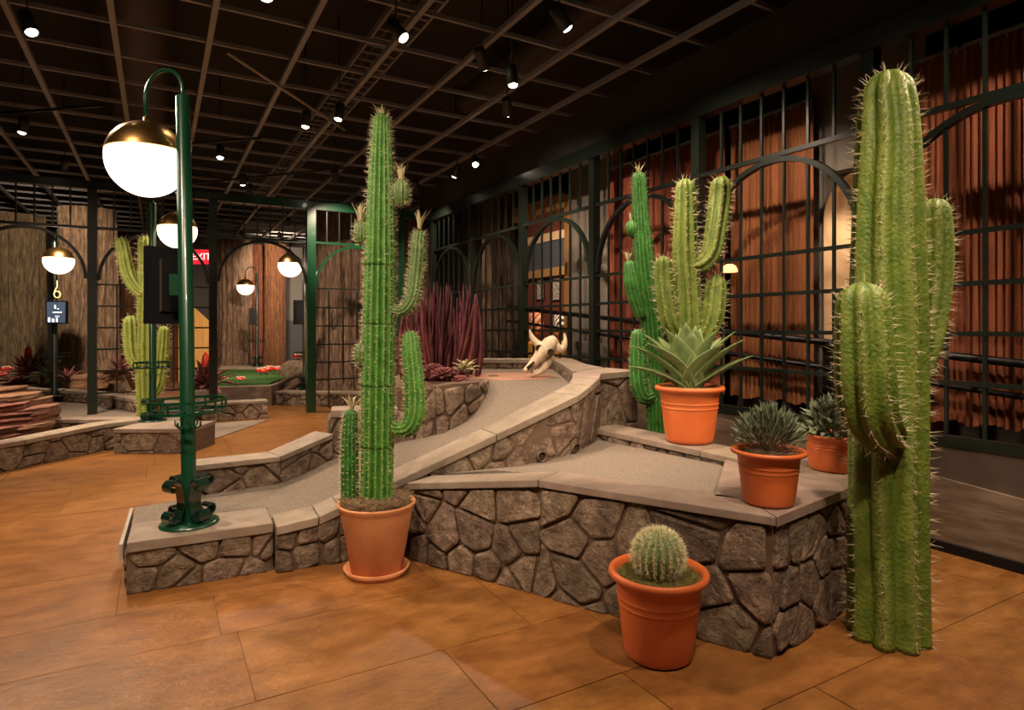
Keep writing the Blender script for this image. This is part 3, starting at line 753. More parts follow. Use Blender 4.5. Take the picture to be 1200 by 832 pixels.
trunk(tl(14, 13.6), 13.6, .60, 3.95, 'wide furrowed tree trunk flaring at the left edge', seed=1, flare=1.55)
trunk(tl(104, 13), 13, .53, 3.96, 'brown tree trunk behind the thin dark fence post, near the neon six', seed=2, flare=1.6)
trunk(tl(275, 18.6), 18.6, .50, 4.1, 'pale brown tree trunk inside the doorway arch, left of the far lamp', seed=3, flare=1.1)
trunk(tl(303, 19.6), 19.6, .18, 4.1, 'thin reddish trunk tucked behind the pale doorway trunk', M_BARKR, seed=4, flare=1.1)
trunk(tl(322, 19.4), 19.4, .32, 4.1, 'slim rust-red tree trunk in the middle of the doorway arch', M_BARKR, seed=5, flare=1.1)
tk = trunk(tl(402, 13.4), 13.4, .62, 3.98, 'broad pale tree trunk with a knot hole behind the lattice fence', seed=6, flare=1.35)
trunk(tl(152, 16), 16.0, .26, 3.9, 'narrow red-brown trunk behind the lattice, left of the far saguaro', M_BARKR, seed=8, flare=1.1)
trunk(tl(128, 17), 17.0, .24, 3.9, 'narrow dark red trunk furthest behind the left lattice', M_BARKR, seed=9, flare=1.1)
trunk(tl(486, 14.5), 14.2, .42, 3.9, 'shadowed tree trunk behind the tall maroon blades', seed=10, flare=1.2)
o = XP(585, 400, 5.9); trunk(tl(585, 11.6), 11.55, .30, 4.2, 'slim grey-brown trunk behind the arched iron fence, left of the lounge', seed=11, flare=1.1)
trunk(tl(212, 17.5), 17.5, .3, 3.9, 'red trunk beneath the exit sign', M_BARKR, seed=12, flare=1.0)
# knot hole and roots of the broad trunk
V, Fc = lathevf([(0, 0), (.06, .004), (.085, .02), (.10, 0)], 16)
kn = mk('knot_hole', [(x*.8, y*2.2, z) for x, y, z in V], Fc, M_SOCKET, tk, True); kn.location = W(-.02, -.615, 1.65)-W(0, 0, 0); v = W(0, -1, 0); kn.rotation_euler = (math.pi/2, 0, -TH)
rr = random.Random(5)
for px0, py0, px1, py1, r0 in ((380, 440, 318, 462, .11), (385, 445, 335, 468, .10), (372, 438, 308, 452, .07), (392, 452, 360, 466, .12)):
    a = D(px0, py0, 13.0); b = D(px1, py1, 12.7)
    pts, rd = smooth_path([a, a.lerp(b, .4)+Vector((0, .1, .05)), a.lerp(b, .75)+Vector((0, -.1, -.03)), b], [r0, r0*.8, r0*.6, r0*.25], 5)
    o = tube('root', pts, rd, M_BARK, None, 8); o.parent = tk; o.matrix_parent_inverse = Matrix.Translation(-tk.location)

# ------------------------------------------------------------------ far room: walls, turf island, signs
struct(box('wall_7', *( -1.2, 9, 22.6, 22.75, 0, 4.3), mat('pale_grey_wall', (.22, .20, .185), rough=.8)))
box_ = struct(box('trim_6', -1.2, 9, 22.5, 22.6, 0, 1.75, mat('blue_grey_dado', (.07, .075, .085), rough=.7)))
pn = D(238, 385, 17.0)
pk = thing('plank_screen', 'yellow plank screen with slanted top left of the pale doorway trunk', 'screen', pn)
for i in range(4):
    x0 = -.66+i*.22; x1 = x0+.212; zt0, zt1 = .62-.9*max(0, x0+.3), .62-.9*max(0, x1+.3)
    V = [(x0, -.03, -pn.z), (x1, -.03, -pn.z), (x1, .03, -pn.z), (x0, .03, -pn.z), (x0, -.03, zt0), (x1, -.03, zt1), (x1, .03, zt1), (x0, .03, zt0)]
    mk('plank', V, boxvf(0, 1, 0, 1, 0, 1)[1], M_WOODY, pk)
pk.rotation_euler = (0, 0, -TH)
# turf island
q = [LD(228, 452, .42), LD(318, 450, .42), LD(345, 440, .42), LD(345, 432, .42), LD(228, 432, .42)]
ti = thing('turf_island', 'raised green turf island with beige curb and toy mushrooms', 'golf green', W(*q[0], 0))
prism('curb', [W(*p, .38) for p in q], 0, M_CAP, ti); prism('turf', [W(*(LD(px, py, .42)), .42) for px, py in ((231, 450.5), (316, 448.5), (343, 439), (343, 433), (231, 433))], .38, M_TURF, ti)
tag(prism('turf_island', [P(300, 470, .02), P(328, 470, .02), P(328, 462, .02), P(300, 460, .02)], 0, M_TURF), 'small strip of green turf beside the thick fence post wall', 'turf')
bld = D(348, 440, 14); 
V, Fc = lathevf([(.0, .36), (.2, .34), (.33, .26), (.38, .1), (.4, -.3)], 14)
tag(mk('boulder', [(x+rr.uniform(-.02, .02), y+rr.uniform(-.02, .02), z+rr.uniform(-.02, .02)) for x, y, z in V], Fc, M_STONE, None, True, bld), 'rounded grey boulder behind the green post with a mushroom on it', 'boulder')
for px, py, dd, s_, lb in ((305, 448, 13.6, 1, 'pale log bench rail across the turf island, left'),): pass
def mushroom(px, py, d, r, lb):
    c = D(px, py, d); t = thing('toy_mushroom', lb, 'mushroom', c, 'red toy mushrooms on the far turf')
    lathe('stalk', [(0, 0), (r*.42, .0), (r*.36, r*.5), (r*.4, r*.95)], M_WHITE, t, 12)
    lathe('mushroom_cap', [(0, r*1.55), (r*.45, r*1.48), (r*.85, r*1.2), (r, r*.85), (r*.9, r*.78), (.0, r*.8)], M_RED, t, 18)
    for i in range(9):
        a = i*2.4; e = .25+.65*(i/9); x = r*e*math.cos(a); y = r*e*math.sin(a); zz = r*(.85+.72*math.sqrt(max(0, 1-e*e)))
        V, Fc = lathevf([(0, .012), (r*.11, .008), (r*.15, -.01)], 8); mk('spot', V, Fc, M_WHITE, t, True, (x, y, zz))
for i, (px, py, d, r, lb) in enumerate(((262, 451, 13.2, .11, 'red mushroom at the turf curb beside the bromeliad, right one'), (254, 452, 13.1, .09, 'red mushroom touching the bromeliad'), (282, 451, 13.1, .115, 'single red mushroom in the middle of the turf curb'),
        (304, 439, 14.5, .10, 'leftmost red mushroom of the far cluster'), (309, 441, 14.3, .13, 'large red mushroom in front of the far cluster'), (316, 438, 14.6, .12, 'red mushroom at the back of the far cluster'), (326, 438, 14.4, .11, 'rightmost red mushroom of the far cluster'), (348, 424, 14, .12, 'red mushroom on the grey boulder'),
        (29, 447, 12.4, .14, 'pinkish red mushroom left under the bronze bromeliad'), (38, 447, 12.2, .15, 'pinkish red mushroom right under the bronze bromeliad'), (8, 440, 12.5, .12, 'red mushroom at the left edge behind the curving wall'), (2, 445, 12.4, .1, 'small red mushroom at the very left edge'))):
    mushroom(px, py, d, r, lb)
ex = thing('exit_sign', 'red lit exit sign left of the dark arch post', 'sign', D(236, 301, 14.5)); ex.rotation_euler = (0, 0, -TH)
box('sign_box', -.25, .25, 0, .06, -.17, .17, M_SIGN, ex)
def text(body, size, m, parent, loc, rot=(math.pi/2, 0, 0), name='lettering', ext=.003):
    c = bpy.data.curves.new(name, 'FONT'); c.body = body; c.size = size; c.align_x = 'CENTER'; c.align_y = 'CENTER'; c.extrude = ext
    o = bpy.data.objects.new(name, c); COL.objects.link(o); c.materials.append(m); bpy.context.view_layer.update(); me = bpy.data.meshes.new_from_object(o.evaluated_get(bpy.context.evaluated_depsgraph_get())); bpy.data.objects.remove(o); o = bpy.data.objects.new(name, me); COL.objects.link(o); o.parent = parent; o.location = loc; o.rotation_euler = rot; return o
for sx in (-.2, .2): box('hanger_rod', sx-.008, sx+.008, .02, .036, .17, 5.305-ex.location.z, M_BLACK, ex)
text('EXIT', .22, M_SIGNT, ex, (0, -.006, 0))
# rocks around the left trunk feet
for i, (px, py, d, wp, hp, lb) in enumerate(((100, 447, 12.0, 40, 16, 'tawny rock lump at the foot of the neon-six trunk'), (128, 441, 12.6, 34, 14, 'tawny rock behind the left lattice'), (14, 447, 12.3, 44, 7, 'flat tan stone under the mushrooms at far left'))):
    slab(px, py, d, wp, hp, lb, .3)['group'] = 'far rocks'

# ------------------------------------------------------------------ globe lamp posts
def spiral(cx, cz, a0, a1, r0, r1, n=10):
    return [(cx+(r0+(r1-r0)*i/n)*math.cos(math.radians(a0+(a1-a0)*i/n)), cz+(r0+(r1-r0)*i/n)*math.sin(math.radians(a0+(a1-a0)*i/n))) for i in range(n+1)]
SCROLL = spiral(.112, .225, -160, 180, .016, .05)+[(.056, .17), (.050, .12), (.056, .08)]+spiral(.120, .056, 180, 520, .052, .016)
def lamp_post(loc, ang, label, hpole=2.62, full=True, gm=None, reach=.30, shelf=True, pm=None, power=60):
    t = thing('globe_lamp_post', label, 'lamp post', loc, 'globe lamp posts', ang); pm = pm or M_GREEN
    sg = 20 if full else 10
    lathe('base_plate', [(0, .02), (.15, .02), (.165, .014), (.168, 0)], pm, t, 32)
    lathe('pole', [(.046, .02), (.046, .05), (.042, .06), (.042, hpole-.01), (.036, hpole), (0, hpole)], pm, t, sg)
    top = hpole-.02; a_ = [(0, 0, top), (0, 0, hpole+.03)]
    for i in range(13): th = math.pi*i/12; a_.append((reach/2-reach/2*math.cos(th), 0, hpole+.03+reach/2*math.sin(th)))
    gz = hpole-.36
    a_.append((reach, 0, gz+.235))
    tube('gooseneck', a_, .013, pm, t, 8)
    r = .236; pr = []
    for i in range(15): th = math.radians(4+(90-11-4)*i/14); pr.append((r*math.sin(th), r*math.cos(th)))
    lathe('brass_dome', pr, M_BRASS, t, 40, True, (reach, 0, gz)); lathe('collar', [(.0, .262), (.016, .262), (.018, .232), (.03, .228)], M_BRASS, t, 16, True, (reach, 0, gz))
    pr = []
    for i in range(17): th = math.radians(79.5+(180-79.5)*i/16); pr.append(((r-.004)*math.sin(th), (r-.004)*math.cos(th)))
    lathe('globe', pr, gm or M_GLOBE, t, 40, True, (reach, 0, gz))
    if shelf:
        for zz in (.69, .755):
            n = 40; V, Fc = [], []
            for i in range(n):
                a = 2*math.pi*i/n
                for dr, dz in ((-.004, -.008), (.004, -.008), (.004, .008), (-.004, .008)): V.append(((.215+dr)*math.cos(a), (.215+dr)*math.sin(a), zz+dz))
            for i in range(n):
                for j in range(4): Fc.append((4*i+j, 4*((i+1) % n)+j, 4*((i+1) % n)+(j+1) % 4, 4*i+(j+1) % 4))
            mk('shelf_ring', V, Fc, pm, t)
        for i in range(10):
            a = 2*math.pi*i/10; c, s_ = .215*math.cos(a), .215*math.sin(a)
            box('shelf_bar', c-.005, c+.005, s_-.005, s_+.005, .69, .755, pm, t)
        for i in range(4):
            a = math.pi/2*i+.4; tube('shelf_spoke', [(0, 0, .69), (.215*math.cos(a), .215*math.sin(a), .69)], .006, pm, t, 6)
        for i in range(4):
            a = math.pi/2*i+.15; u = Vector((math.cos(a), math.sin(a), 0))
            tube('hook', [u*.04+Vector((0, 0, .60)), u*.065+Vector((0, 0, .585)), u*.085+Vector((0, 0, .60)), u*.088+Vector((0, 0, .63))], .006, pm, t, 6)
    for i in range(4 if full else 3):
        a = math.pi/2*i+math.radians(80); u = Vector((math.cos(a), math.sin(a), 0)); v = Vector((-u.y, u.x, 0)); V = []; Fc = []
        n = len(SCROLL)
        for k, (x, z) in enumerate(SCROLL):
            x2, z2 = SCROLL[min(k+1, n-1)]; x1, z1 = SCROLL[max(k-1, 0)]; L = math.hypot(x2-x1, z2-z1) or 1; nx, nz = -(z2-z1)/L*.004, (x2-x1)/L*.005
            for sx, sv in ((1, -1), (1, 1), (-1, 1), (-1, -1)):
                V.append(u*(x+nx*sx)+v*(.038*sv)+Vector((0, 0, z+nz*sx+.018)))
        for k in range(n-1):
            for j in range(4): Fc.append((4*k+j, 4*k+(j+1) % 4, 4*k+4+(j+1) % 4, 4*k+4+j))
        Fc += [(3, 2, 1, 0), tuple(4*n-4+j for j in range(4))]
        mk('base_scroll', V, Fc, M_SCROLL, t)
    return t
def ang(lat, d): v = W(lat, d, 0); return math.atan2(v.y, v.x)
def screen(t, c, rz, w_, h_, th, bracket=True, glow=False):
    o = bpy.data.objects.new('score_screen', None); 
    V, Fc = boxvf(-w_/2, w_/2, -th/2, th/2, -h_/2, h_/2)
    s_ = mk('score_screen', V, Fc, M_BLACK); s_.matrix_world = Matrix.Translation(c) @ Matrix.Rotation(rz, 4, 'Z')
    bpy.context.view_layer.update()
    s_.parent = t; s_.matrix_parent_inverse = t.matrix_world.inverted()
    return s_
lt = LD(222, 613.5, .30)
LEAN = math.radians(.85)
L1 = lamp_post(W(*lt, .30), ang(-.88, .30), 'nearest tall green lamp post with brass-topped globe, standing on the low plinth')
bpy.context.view_layer.update(); L1.matrix_world = Matrix.Translation(L1.location) @ Matrix.Rotation(-LEAN, 4, W(0, 1, 0)) @ Matrix.Rotation(L1.rotation_euler.z, 4, 'Z')
s1 = screen(L1, D(197, 335, 4.0), -TH+math.radians(48), .27, .49, .05)
mk('rear_cover', *boxvf(-.055, .12, -.05, -.025, -.165, .165), M_BLACK, s1); mk('side_bead', *boxvf(-.060, -.055, -.052, -.025, -.165, .165), M_DUCT, s1)
mb_ = mk('mount_bracket', *boxvf(-.04, .04, -.03, .06, -.065, .065), M_GREEN); mb_.matrix_world = Matrix.Translation(D(207, 334, 3.86)) @ Matrix.Rotation(-TH+.5, 4, 'Z'); bpy.context.view_layer.update(); mb_.parent = L1; mb_.matrix_parent_inverse = L1.matrix_world.inverted()
lt = LD(179, 493, .295)
L2 = lamp_post(W(*lt, .295), ang(1, -.1), 'second lamp post on its plinth in front of the far saguaro', 2.82, reach=.34, gm=M_GLOBE2, pm=M_GREEN_DIM)
lt = LD(64, 467, .3)
L3 = lamp_post(W(tl(64, 11.0), 11.0, .3), ang(.65, -.6), 'far lamp post beside the neon six and lit screen at left', 2.72, False, M_GLOBE2, pm=M_FENCE)
s3 = screen(L3, D(67, 366, 10.9), -TH, .36, .40, .05); mk('display', *boxvf(-.16, .16, -.027, -.0255, -.18, .18), M_SCREEN, s3)
for x0, x1, z0, z1 in ((-.06, .10, -.012, .012), (-.03, .0, .06, .13), (.02, .05, .05, .07), (-.02, .06, -.08, -.06), (-.14, -.10, -.17, -.09), (-.07, -.03, -.17, -.11), (.0, .03, -.17, -.09)): mk('display_mark', *boxvf(x0, x1, -.029, -.0275, z0, z1), M_SCRTXT, s3)
L4 = lamp_post(W(tl(357, 12.4), 12.4, .25), ang(-1, .1), 'far lamp post half hidden behind the thick green fence post', 2.85, False, M_GLOBE2, pm=M_FENCE)
screen(L4, D(350, 366, 12.35), -TH+.3, .2, .48, .06)
L5 = lamp_post(W(tl(301, 17.7), 17.7, .4), ang(-1, .1), 'farthest lamp post between the pale and red doorway trunks', 2.62, False, M_GLOBE2, pm=M_FENCE, reach=.34)
screen(L5, D(296.5, 371, 17.5), -TH+.3, .2, .46, .06)
ns = thing('neon_sign', 'yellow neon six hanging under the far left lamp globe', 'sign', D(67, 344, 10.7)); ns.rotation_euler = (0, 0, -TH)
six = [(.0, .22), (.0, .12), (-.035, .06), (-.055, 0)]+[(-.055*math.cos(math.radians(a)), -.015-.055*math.sin(math.radians(a))) for a in range(0, 361, 30)]
tube('neon_tube', [(x, 0, z) for x, z in six], .008, M_NEON, ns, 6)

# ------------------------------------------------------------------ cacti
def spike(mb, p, dr, L, r):
    dr = dr.normalized(); u = dr.orthogonal().normalized(); v = dr.cross(u)
    n = len(mb.V)
    for k in range(3): a = 2.094*k; mb.V.append(tuple(p+u*(r*math.cos(a))+v*(r*math.sin(a))))
    mb.V.append(tuple(p+dr*L)); mb.F += [(n, n+1, n+3), (n+1, n+2, n+3), (n+2, n, n+3)]
def stem(parent, name, pts, rads, ribs, dep, m, spm=None, sstep=.03, slen=.03, srad=.0014, scount=2, sub=8, seed=0, tip=True, bands=None, tilt=.6, power=1.0, seg=6, wav=0, pulltip=1.0):
    rr = random.Random(seed); irreg = False; irr = [0]*ribs; path, rad = smooth_path(pts, rads, sub)
    if tip:     # rounded crown
        p, r = path[-1], rad[-1]; t = (path[-1]-path[-2]).normalized()
        path = path[:-1]; rad = rad[:-1]
        for i in range(7):
            th = i/6*math.pi/2*.985; path.append(p+t*(r*pulltip*math.sin(th))); rad.append(max(r*math.cos(th), .002))
    fr = frames(path); nS = ribs*seg; V = []; Fc = []; A = []; mb = MB()
    for (p, r, (t, u, v), i) in zip(path, rad, fr, range(len(path))):
        k_ = 1.0
        for k in range(nS):
            a = 2*math.pi*k/nS + wav*math.sin(i*.35+k*.01)
            g = abs(math.sin(ribs*math.pi*k/nS)); q_ = r*(1-dep*(1-g**power)*(.75+.5*irr[k//seg])) if irreg else r*(1-dep*(1-g**power))
            V.append(p+u*(q_*math.cos(a))+v*(q_*math.sin(a))); A.append(max(0, (g-.8)/.2))
    for i in range(len(path)-1):
        for k in range(nS): a = i*nS+k; b = i*nS+(k+1) % nS; Fc.append((a, b, b+nS, a+nS))
    Fc.append(tuple(range(nS))[::-1]); Fc.append(tuple((len(path)-1)*nS+k for k in range(nS)))
    o = mk(name, V, Fc, m, None, True, attr=A); inv(o, parent)
    if spm:
        acc = [rr.uniform(0, sstep) for _ in range(ribs)]
        for i in range(len(path)-1):
            L = (path[i+1]-path[i]).length
            for k in range(ribs):
                acc[k] += L
                while acc[k] > sstep:
                    acc[k] -= sstep; f = rr.random()
                    p = path[i].lerp(path[i+1], f); r = rad[i]+(rad[i+1]-rad[i])*f; t, u, v = fr[i]
                    a = 2*math.pi*(k+.5)/ribs + wav*math.sin(i*.35+k*.06); n_ = u*math.cos(a)+v*math.sin(a)
                    sl = (rad[i]-rad[i+1])/max(L, 1e-5); n2 = (n_+t*max(min(sl, 3), -.3)).normalized()
                    for c in range(scount):
                        dr = n2+Vector((rr.uniform(-1, 1), rr.uniform(-1, 1), rr.uniform(-.6, 1)))*tilt
                        spike(mb, p+n_*(r*.985), dr, slen*rr.uniform(.6, 1.25), srad)
        s_ = mb.build('spines', spm); s_['kind'] = 'stuff'; s_.parent = o; s_.matrix_parent_inverse = Matrix.Translation(-parent.location)
        s_.matrix_parent_inverse = Matrix.Identity(4); s_.location = (0, 0, 0)
    return o
def tuft(parent, p, L, n, m, seed, spread=.8, name='flower_tuft', wd=.009):
    rr = random.Random(seed); mb = MB()
    for i in range(n):
        a = 2*math.pi*i/n+rr.uniform(-.3, .3); s_ = spread*rr.uniform(.3, 1.1); u = Vector((math.cos(a), math.sin(a), 0)); v = Vector((-u.y, u.x, 0))
        b = p+u*.008; mid = p+u*(L*.4*s_)+Vector((0, 0, L*.6*rr.uniform(.8, 1.1))); tp = p+u*(L*s_)+Vector((0, 0, L*rr.uniform(.75, 1.1)))
        mb.add([b-v*wd*.6, b+v*wd*.6, mid+v*wd, mid-v*wd, tp, b+u*.004-v*wd*.3, mid+u*.004], [(0, 1, 2, 3), (3, 2, 4), (1, 0, 6), (0, 3, 6), (2, 1, 6), (3, 4, 6), (4, 2, 6)])
    o = mb.build(name, m); return inv(o, parent)
def px3(l, d): return [D(x, y, dd if dd else d) for x, y, dd in l]
def pot_rim(name, prof, m, t, seg=48): return lathe(name, prof, m, t, seg)
def fibres(parent, c, r, n, L, m, seed, name='soil_fibres', h=.02):
    rr = random.Random(seed); mb = MB()
    for i in range(n):
        a = rr.uniform(0, 6.28); q_ = r*math.sqrt(rr.random()); p = c+Vector((q_*math.cos(a), q_*math.sin(a), rr.uniform(0, h)))
        th = rr.uniform(0, 6.28); d_ = Vector((math.cos(th), math.sin(th), rr.uniform(-.1, .7))); spike(mb, p, d_, L*rr.uniform(.5, 1.2), .0025)
    o = mb.build(name, m); o['kind'] = 'stuff'; return inv(o, parent)

# --- tall column cactus in a terracotta pot with saucer
d1 = 3.82; c1 = W((441.5-600)/F*d1, d1, 0)
t1 = thing('potted_cactus', 'tall bright green column cactus with side balls in a terracotta pot and saucer', 'potted cactus', c1)
lathe('saucer', [(0, .0), (.175, 0), (.20, .045), (.192, .048), (.172, .016), (0, .016)], M_TERRA, t1, 48)
lathe('pot', [(0, .018), (.148, .018), (.155, .025), (.215, .38), (.222, .40), (.236, .425), (.236, .435), (.222, .435), (.214, .40), (0, .40)], M_TERRA, t1, 56)
lathe('soil', [(0, .43), (.1, .425), (.215, .405)], M_SOIL, t1, 32)
fibres(t1, c1+Vector((0, 0, .41)), .205, 2600, .06, M_HUSK, 3, h=.06)
k = d1/F
zs = [(441, 600), (442, 540), (442.5, 480), (443.5, 420), (444.5, 360), (445.5, 300), (446, 250), (446.5, 200), (447, 160), (447.3, 143)]
rs_ = [19, 19, 19.5, 19.5, 19, 18, 16.6, 14.4, 12, 10.3]
# the column is moulded in stacked sections; each seam steps in slightly
secs = [(600, 523), (523, 452), (452, 380), (380, 312), (312, 143)]
def colx(y):
    for (x0, y0), (x1, y1) in zip(zs, zs[1:]):
        if y1 <= y <= y0: return x0+(x1-x0)*(y0-y)/(y0-y1)
    return zs[-1][0]
def colr(y):
    for ((x0, y0), (x1, y1), r0, r1) in zip(zs, zs[1:], rs_, rs_[1:]):
        if y1 <= y <= y0: return r0+(r1-r0)*(y0-y)/(y0-y1)
    return rs_[-1]
for i, (ya, yb) in enumerate(secs):
    last = i == len(secs)-1; n = 5 if not last else 9
    ys = [ya+(yb-ya)*j/n for j in range(n+1)]
    stem(t1, 'column_section', [D(colx(y), y, d1) for y in ys], [colr(y)*k*(1.03 if j == 0 else .985 if (j == n and not last) else 1) for j, y in enumerate(ys)], 15, .25, M_C1, M_SPINE, .022, .032, .0014, 2, sub=4, seed=20+i, tip=last, tilt=.7)
tuft(t1, D(447.5, 138, d1), .075, 9, M_TUFT, 4, 1.3)
stem(t1, 'side_arm', px3([(460, 363, d1-.02), (472, 364, d1-.03), (482, 352, d1-.03), (487, 325, d1), (489.5, 298, d1), (491, 278, d1)], d1), [x*k for x in (5, 7, 8.6, 9.6, 9.6, 8)], 11, .16, M_C1B, M_SPINE, .02, .03, .0014, 2, seed=31)
tuft(t1, D(491.5, 268, d1), .11, 10, M_TUFT, 5, .75)
stem(t1, 'side_arm', px3([(459, 498, d1), (468, 503, d1-.03), (480, 499, d1-.04), (486, 480, d1-.03), (485, 445, d1-.02), (482, 415, d1-.01), (481, 398, d1)], d1), [x*k for x in (6, 9, 11, 12.5, 12, 11.5, 10)], 11, .16, M_C1, M_SPINE, .022, .026, .0014, 2, seed=32)
for (x, y, rx, ry, ty, sd) in ((422.5, 273, 8.3, 15, 245, 41), (424.5, 416, 9.5, 16, 392, 42), (470, 226, 10.5, 17, 198, 43)):
    hh = ry/(rx)
    pts = [D(x, y+ry*1.0-ry*2.0*j/8, d1-.02) for j in range(9)]
    rad = [max(.12, math.sqrt(max(0, 1-(j/4-1)**2)))*rx*k for j in range(9)]
    stem(t1, 'side_ball', pts, rad, 12, .14, M_C1B, M_SPINE, .02, .028, .0017, 2, sub=2, seed=sd, tip=False)
    if sd != 42: tuft(t1, D(x, y-ry*.8, d1-.02), .12, 9, M_TUFT, sd, .55)
    else: tuft(t1, D(428, 398, d1-.02), .07, 4, M_SPINED, sd, .5)
    inv(tube('ball_stalk', [D(x, y, d1-.02), D(445, y+6, d1)], .012, M_C1B, None, 8), t1)
stem(t1, 'side_column', px3([(410, 590, 0), (410, 545, 0), (410, 510, 0), (411, 487, 0)], d1+.02), [x*k for x in (10.5, 10.5, 9.5, 8)], 13, .15, M_C2, M_SPINE, .018, .028, .0017, 2, seed=33)
tuft(t1, D(412, 480, d1+.02), .10, 8, M_TUFT, 8, .9)

# --- big saguaro on the floor at right
d4 = 3.02; c4 = W((1040-600)/F*d4, d4, 0)
t4 = thing('saguaro', 'largest olive saguaro with two arms standing on the tile floor at right', 'cactus', c4); k = d4/F
stem(t4, 'trunk', [Vector((c4.x, c4.y, z)) for z in (0, .25, .7, 1.1, 1.5, 1.9, 2.25, 2.50, 2.62)], [x*k for x in (44, 42.5, 42, 42, 41.5, 39, 36, 32.5, 29)], 8, .27, M_C4, M_SPINE, .028, .050, .0016, 2, sub=6, seed=51, wav=.05, tilt=.55, power=.75, pulltip=1.05)
stem(t4, 'arm', px3([(1045, 512, 3.0), (1034, 508, 2.86), (1019, 485, 2.80), (1014, 445, 2.78), (1012, 400, 2.78), (1010, 358, 2.79)], 2.8), [x*k for x in (16, 24, 29, 30, 29, 26.5)], 8, .27, M_C4, M_SPINE, .028, .048, .0016, 2, sub=6, seed=52, power=.75, pulltip=.95)
stem(t4, 'arm', px3([(1052, 492, 3.0), (1070, 440, 3.02), (1084, 395, 3.03), (1093, 340, 3.04), (1096, 290, 3.04), (1095, 251, 3.04)], 3.0), [x*k for x in (16, 19, 21, 21, 20.5, 18.5)], 7, .27, M_C4, M_SPINE, .028, .048, .0016, 2, sub=6, seed=53, power=.75)

# --- agave pot with saguaro behind
def plastic_pot(name, label, c, rb, rt, h, cat, wide=1.14, grooves=2, group='orange ribbed pots'):
    t = thing(name, label, cat, c, group)
    pr = [(0, .0), (rb*.86, 0), (rb*.97, h*.03), (rb*1.0, h*.08)]
    rz = lambda f: rb+(rt-rb)*f
    pr += [(rz(.3), h*.30)]
    for g in ((.62, .70) if grooves else ()):
        pr += [(rz(g-.03), h*(g-.03)), (rz(g-.013), h*(g-.013)), (rz(g)+h*.010, h*g-h*.004), (rz(g)+h*.010, h*g+h*.004), (rz(g+.013), h*(g+.013)), (rz(g+.03), h*(g+.03))]
    pr += [(rt*.985, h*.88), (rt*1.02, h*.90), (rt*wide*.985, h*.925), (rt*wide, h*.955), (rt*wide*.985, h*.985), (rt*wide*.95, h), (rt*1.0, h*.985), (rt*.96, h*.93), (rt*.95, h*.9)]
    lathe('pot', pr, M_POT, t, 56)
    return t
d2 = 4.48; c2 = W((808-600)/F*d2, d2, .68); k = d2/F
t2 = plastic_pot('potted_agave', 'pale green agave rosette in an orange pot on the low back wall', c2, 27.5*k, 34.5*k, .405, 'potted plant', 1.16)
lathe('soil', [(0, .375), (33*k, .365)], M_SOIL, t2, 24); fibres(t2, c2+Vector((0, 0, .37)), 31*k, 500, .05, M_HUSK, 9)
def agave_leaf(base, az, el, L, wd, bend, wk=1.0):
    V = []; Fc = []; n = 10; u = Vector((math.cos(az), math.sin(az), 0)); v = Vector((-u.y, u.x, 0)); p = Vector(base); e = el
    prof = [.72, .80, .92, 1.0, 1.0, .96, .87, .72, .52, .27, .02]; wd *= wk; L_ = L/n
    for j in range(n+1):
        dr = u*math.cos(e)+Vector((0, 0, math.sin(e))); nm = -u*math.sin(e)+Vector((0, 0, math.cos(e)))
        hw = wd*prof[j]/2; th = .014*(1-j/n)+.003
        for f, cz in ((-1, .20), (-.5, .05), (0, 0), (.5, .05), (1, .20)): V.append(p+v*(hw*f)+nm*(hw*cz*1.6))
        for f, cz in ((1, .20), (0, -.0), (-1, .20)): V.append(p+v*(hw*f*.97)+nm*(hw*cz*1.6-th))
        p = p+dr*L_; e += bend/n
    for j in range(n):
        for q_ in range(8): a = j*8+q_; b = j*8+(q_+1) % 8; Fc.append((a, b, b+8, a+8))
    Fc.append(tuple(range(8))[::-1]); Fc.append(tuple(n*8+q_ for q_ in range(8)))
    return V, Fc
ra = random.Random(4)
base2 = Vector((0, 0, .36))
camaz = math.atan2(-c2.y, -c2.x)
# (azimuth relative to the viewer, elevation, length, width, bend)
LV = [(0.15, 1.12, .42, .165, .25), (-.55, 1.10, .42, .16, .15), (.80, 1.02, .43, .145, -.35), (-1.0, 1.05, .46, .145, -.55), (1.30, .95, .50, .125, -.35), (-1.45, .92, .50, .125, -.55),
      (1.62, .62, .47, .12, -.15), (-1.60, .58, .44, .12, -.45), (.35, 1.30, .45, .15, .05), (-.25, 1.36, .47, .15, .0), (-.95, 1.25, .46, .14, -.2), (.95, 1.22, .46, .14, -.25), (-1.7, 1.12, .50, .13, -.5), (1.6, 1.15, .50, .13, -.45),
      (2.3, 1.0, .46, .13, -.2), (-2.3, 1.0, .46, .13, -.2), (3.1, .9, .44, .13, -.2), (2.6, 1.25, .45, .12, 0), (-2.7, 1.25, .45, .12, 0), (.6, 1.42, .42, .10, 0), (-.7, 1.45, .42, .10, 0)]
for az, el, L, wd, bend in LV:
    # positive azimuth is to the viewer's right
    V, Fc = agave_leaf(base2, camaz+az, el, L*1.08, wd, bend, 1.55); mk('leaf', V, Fc, M_AGAVE, t2, True)

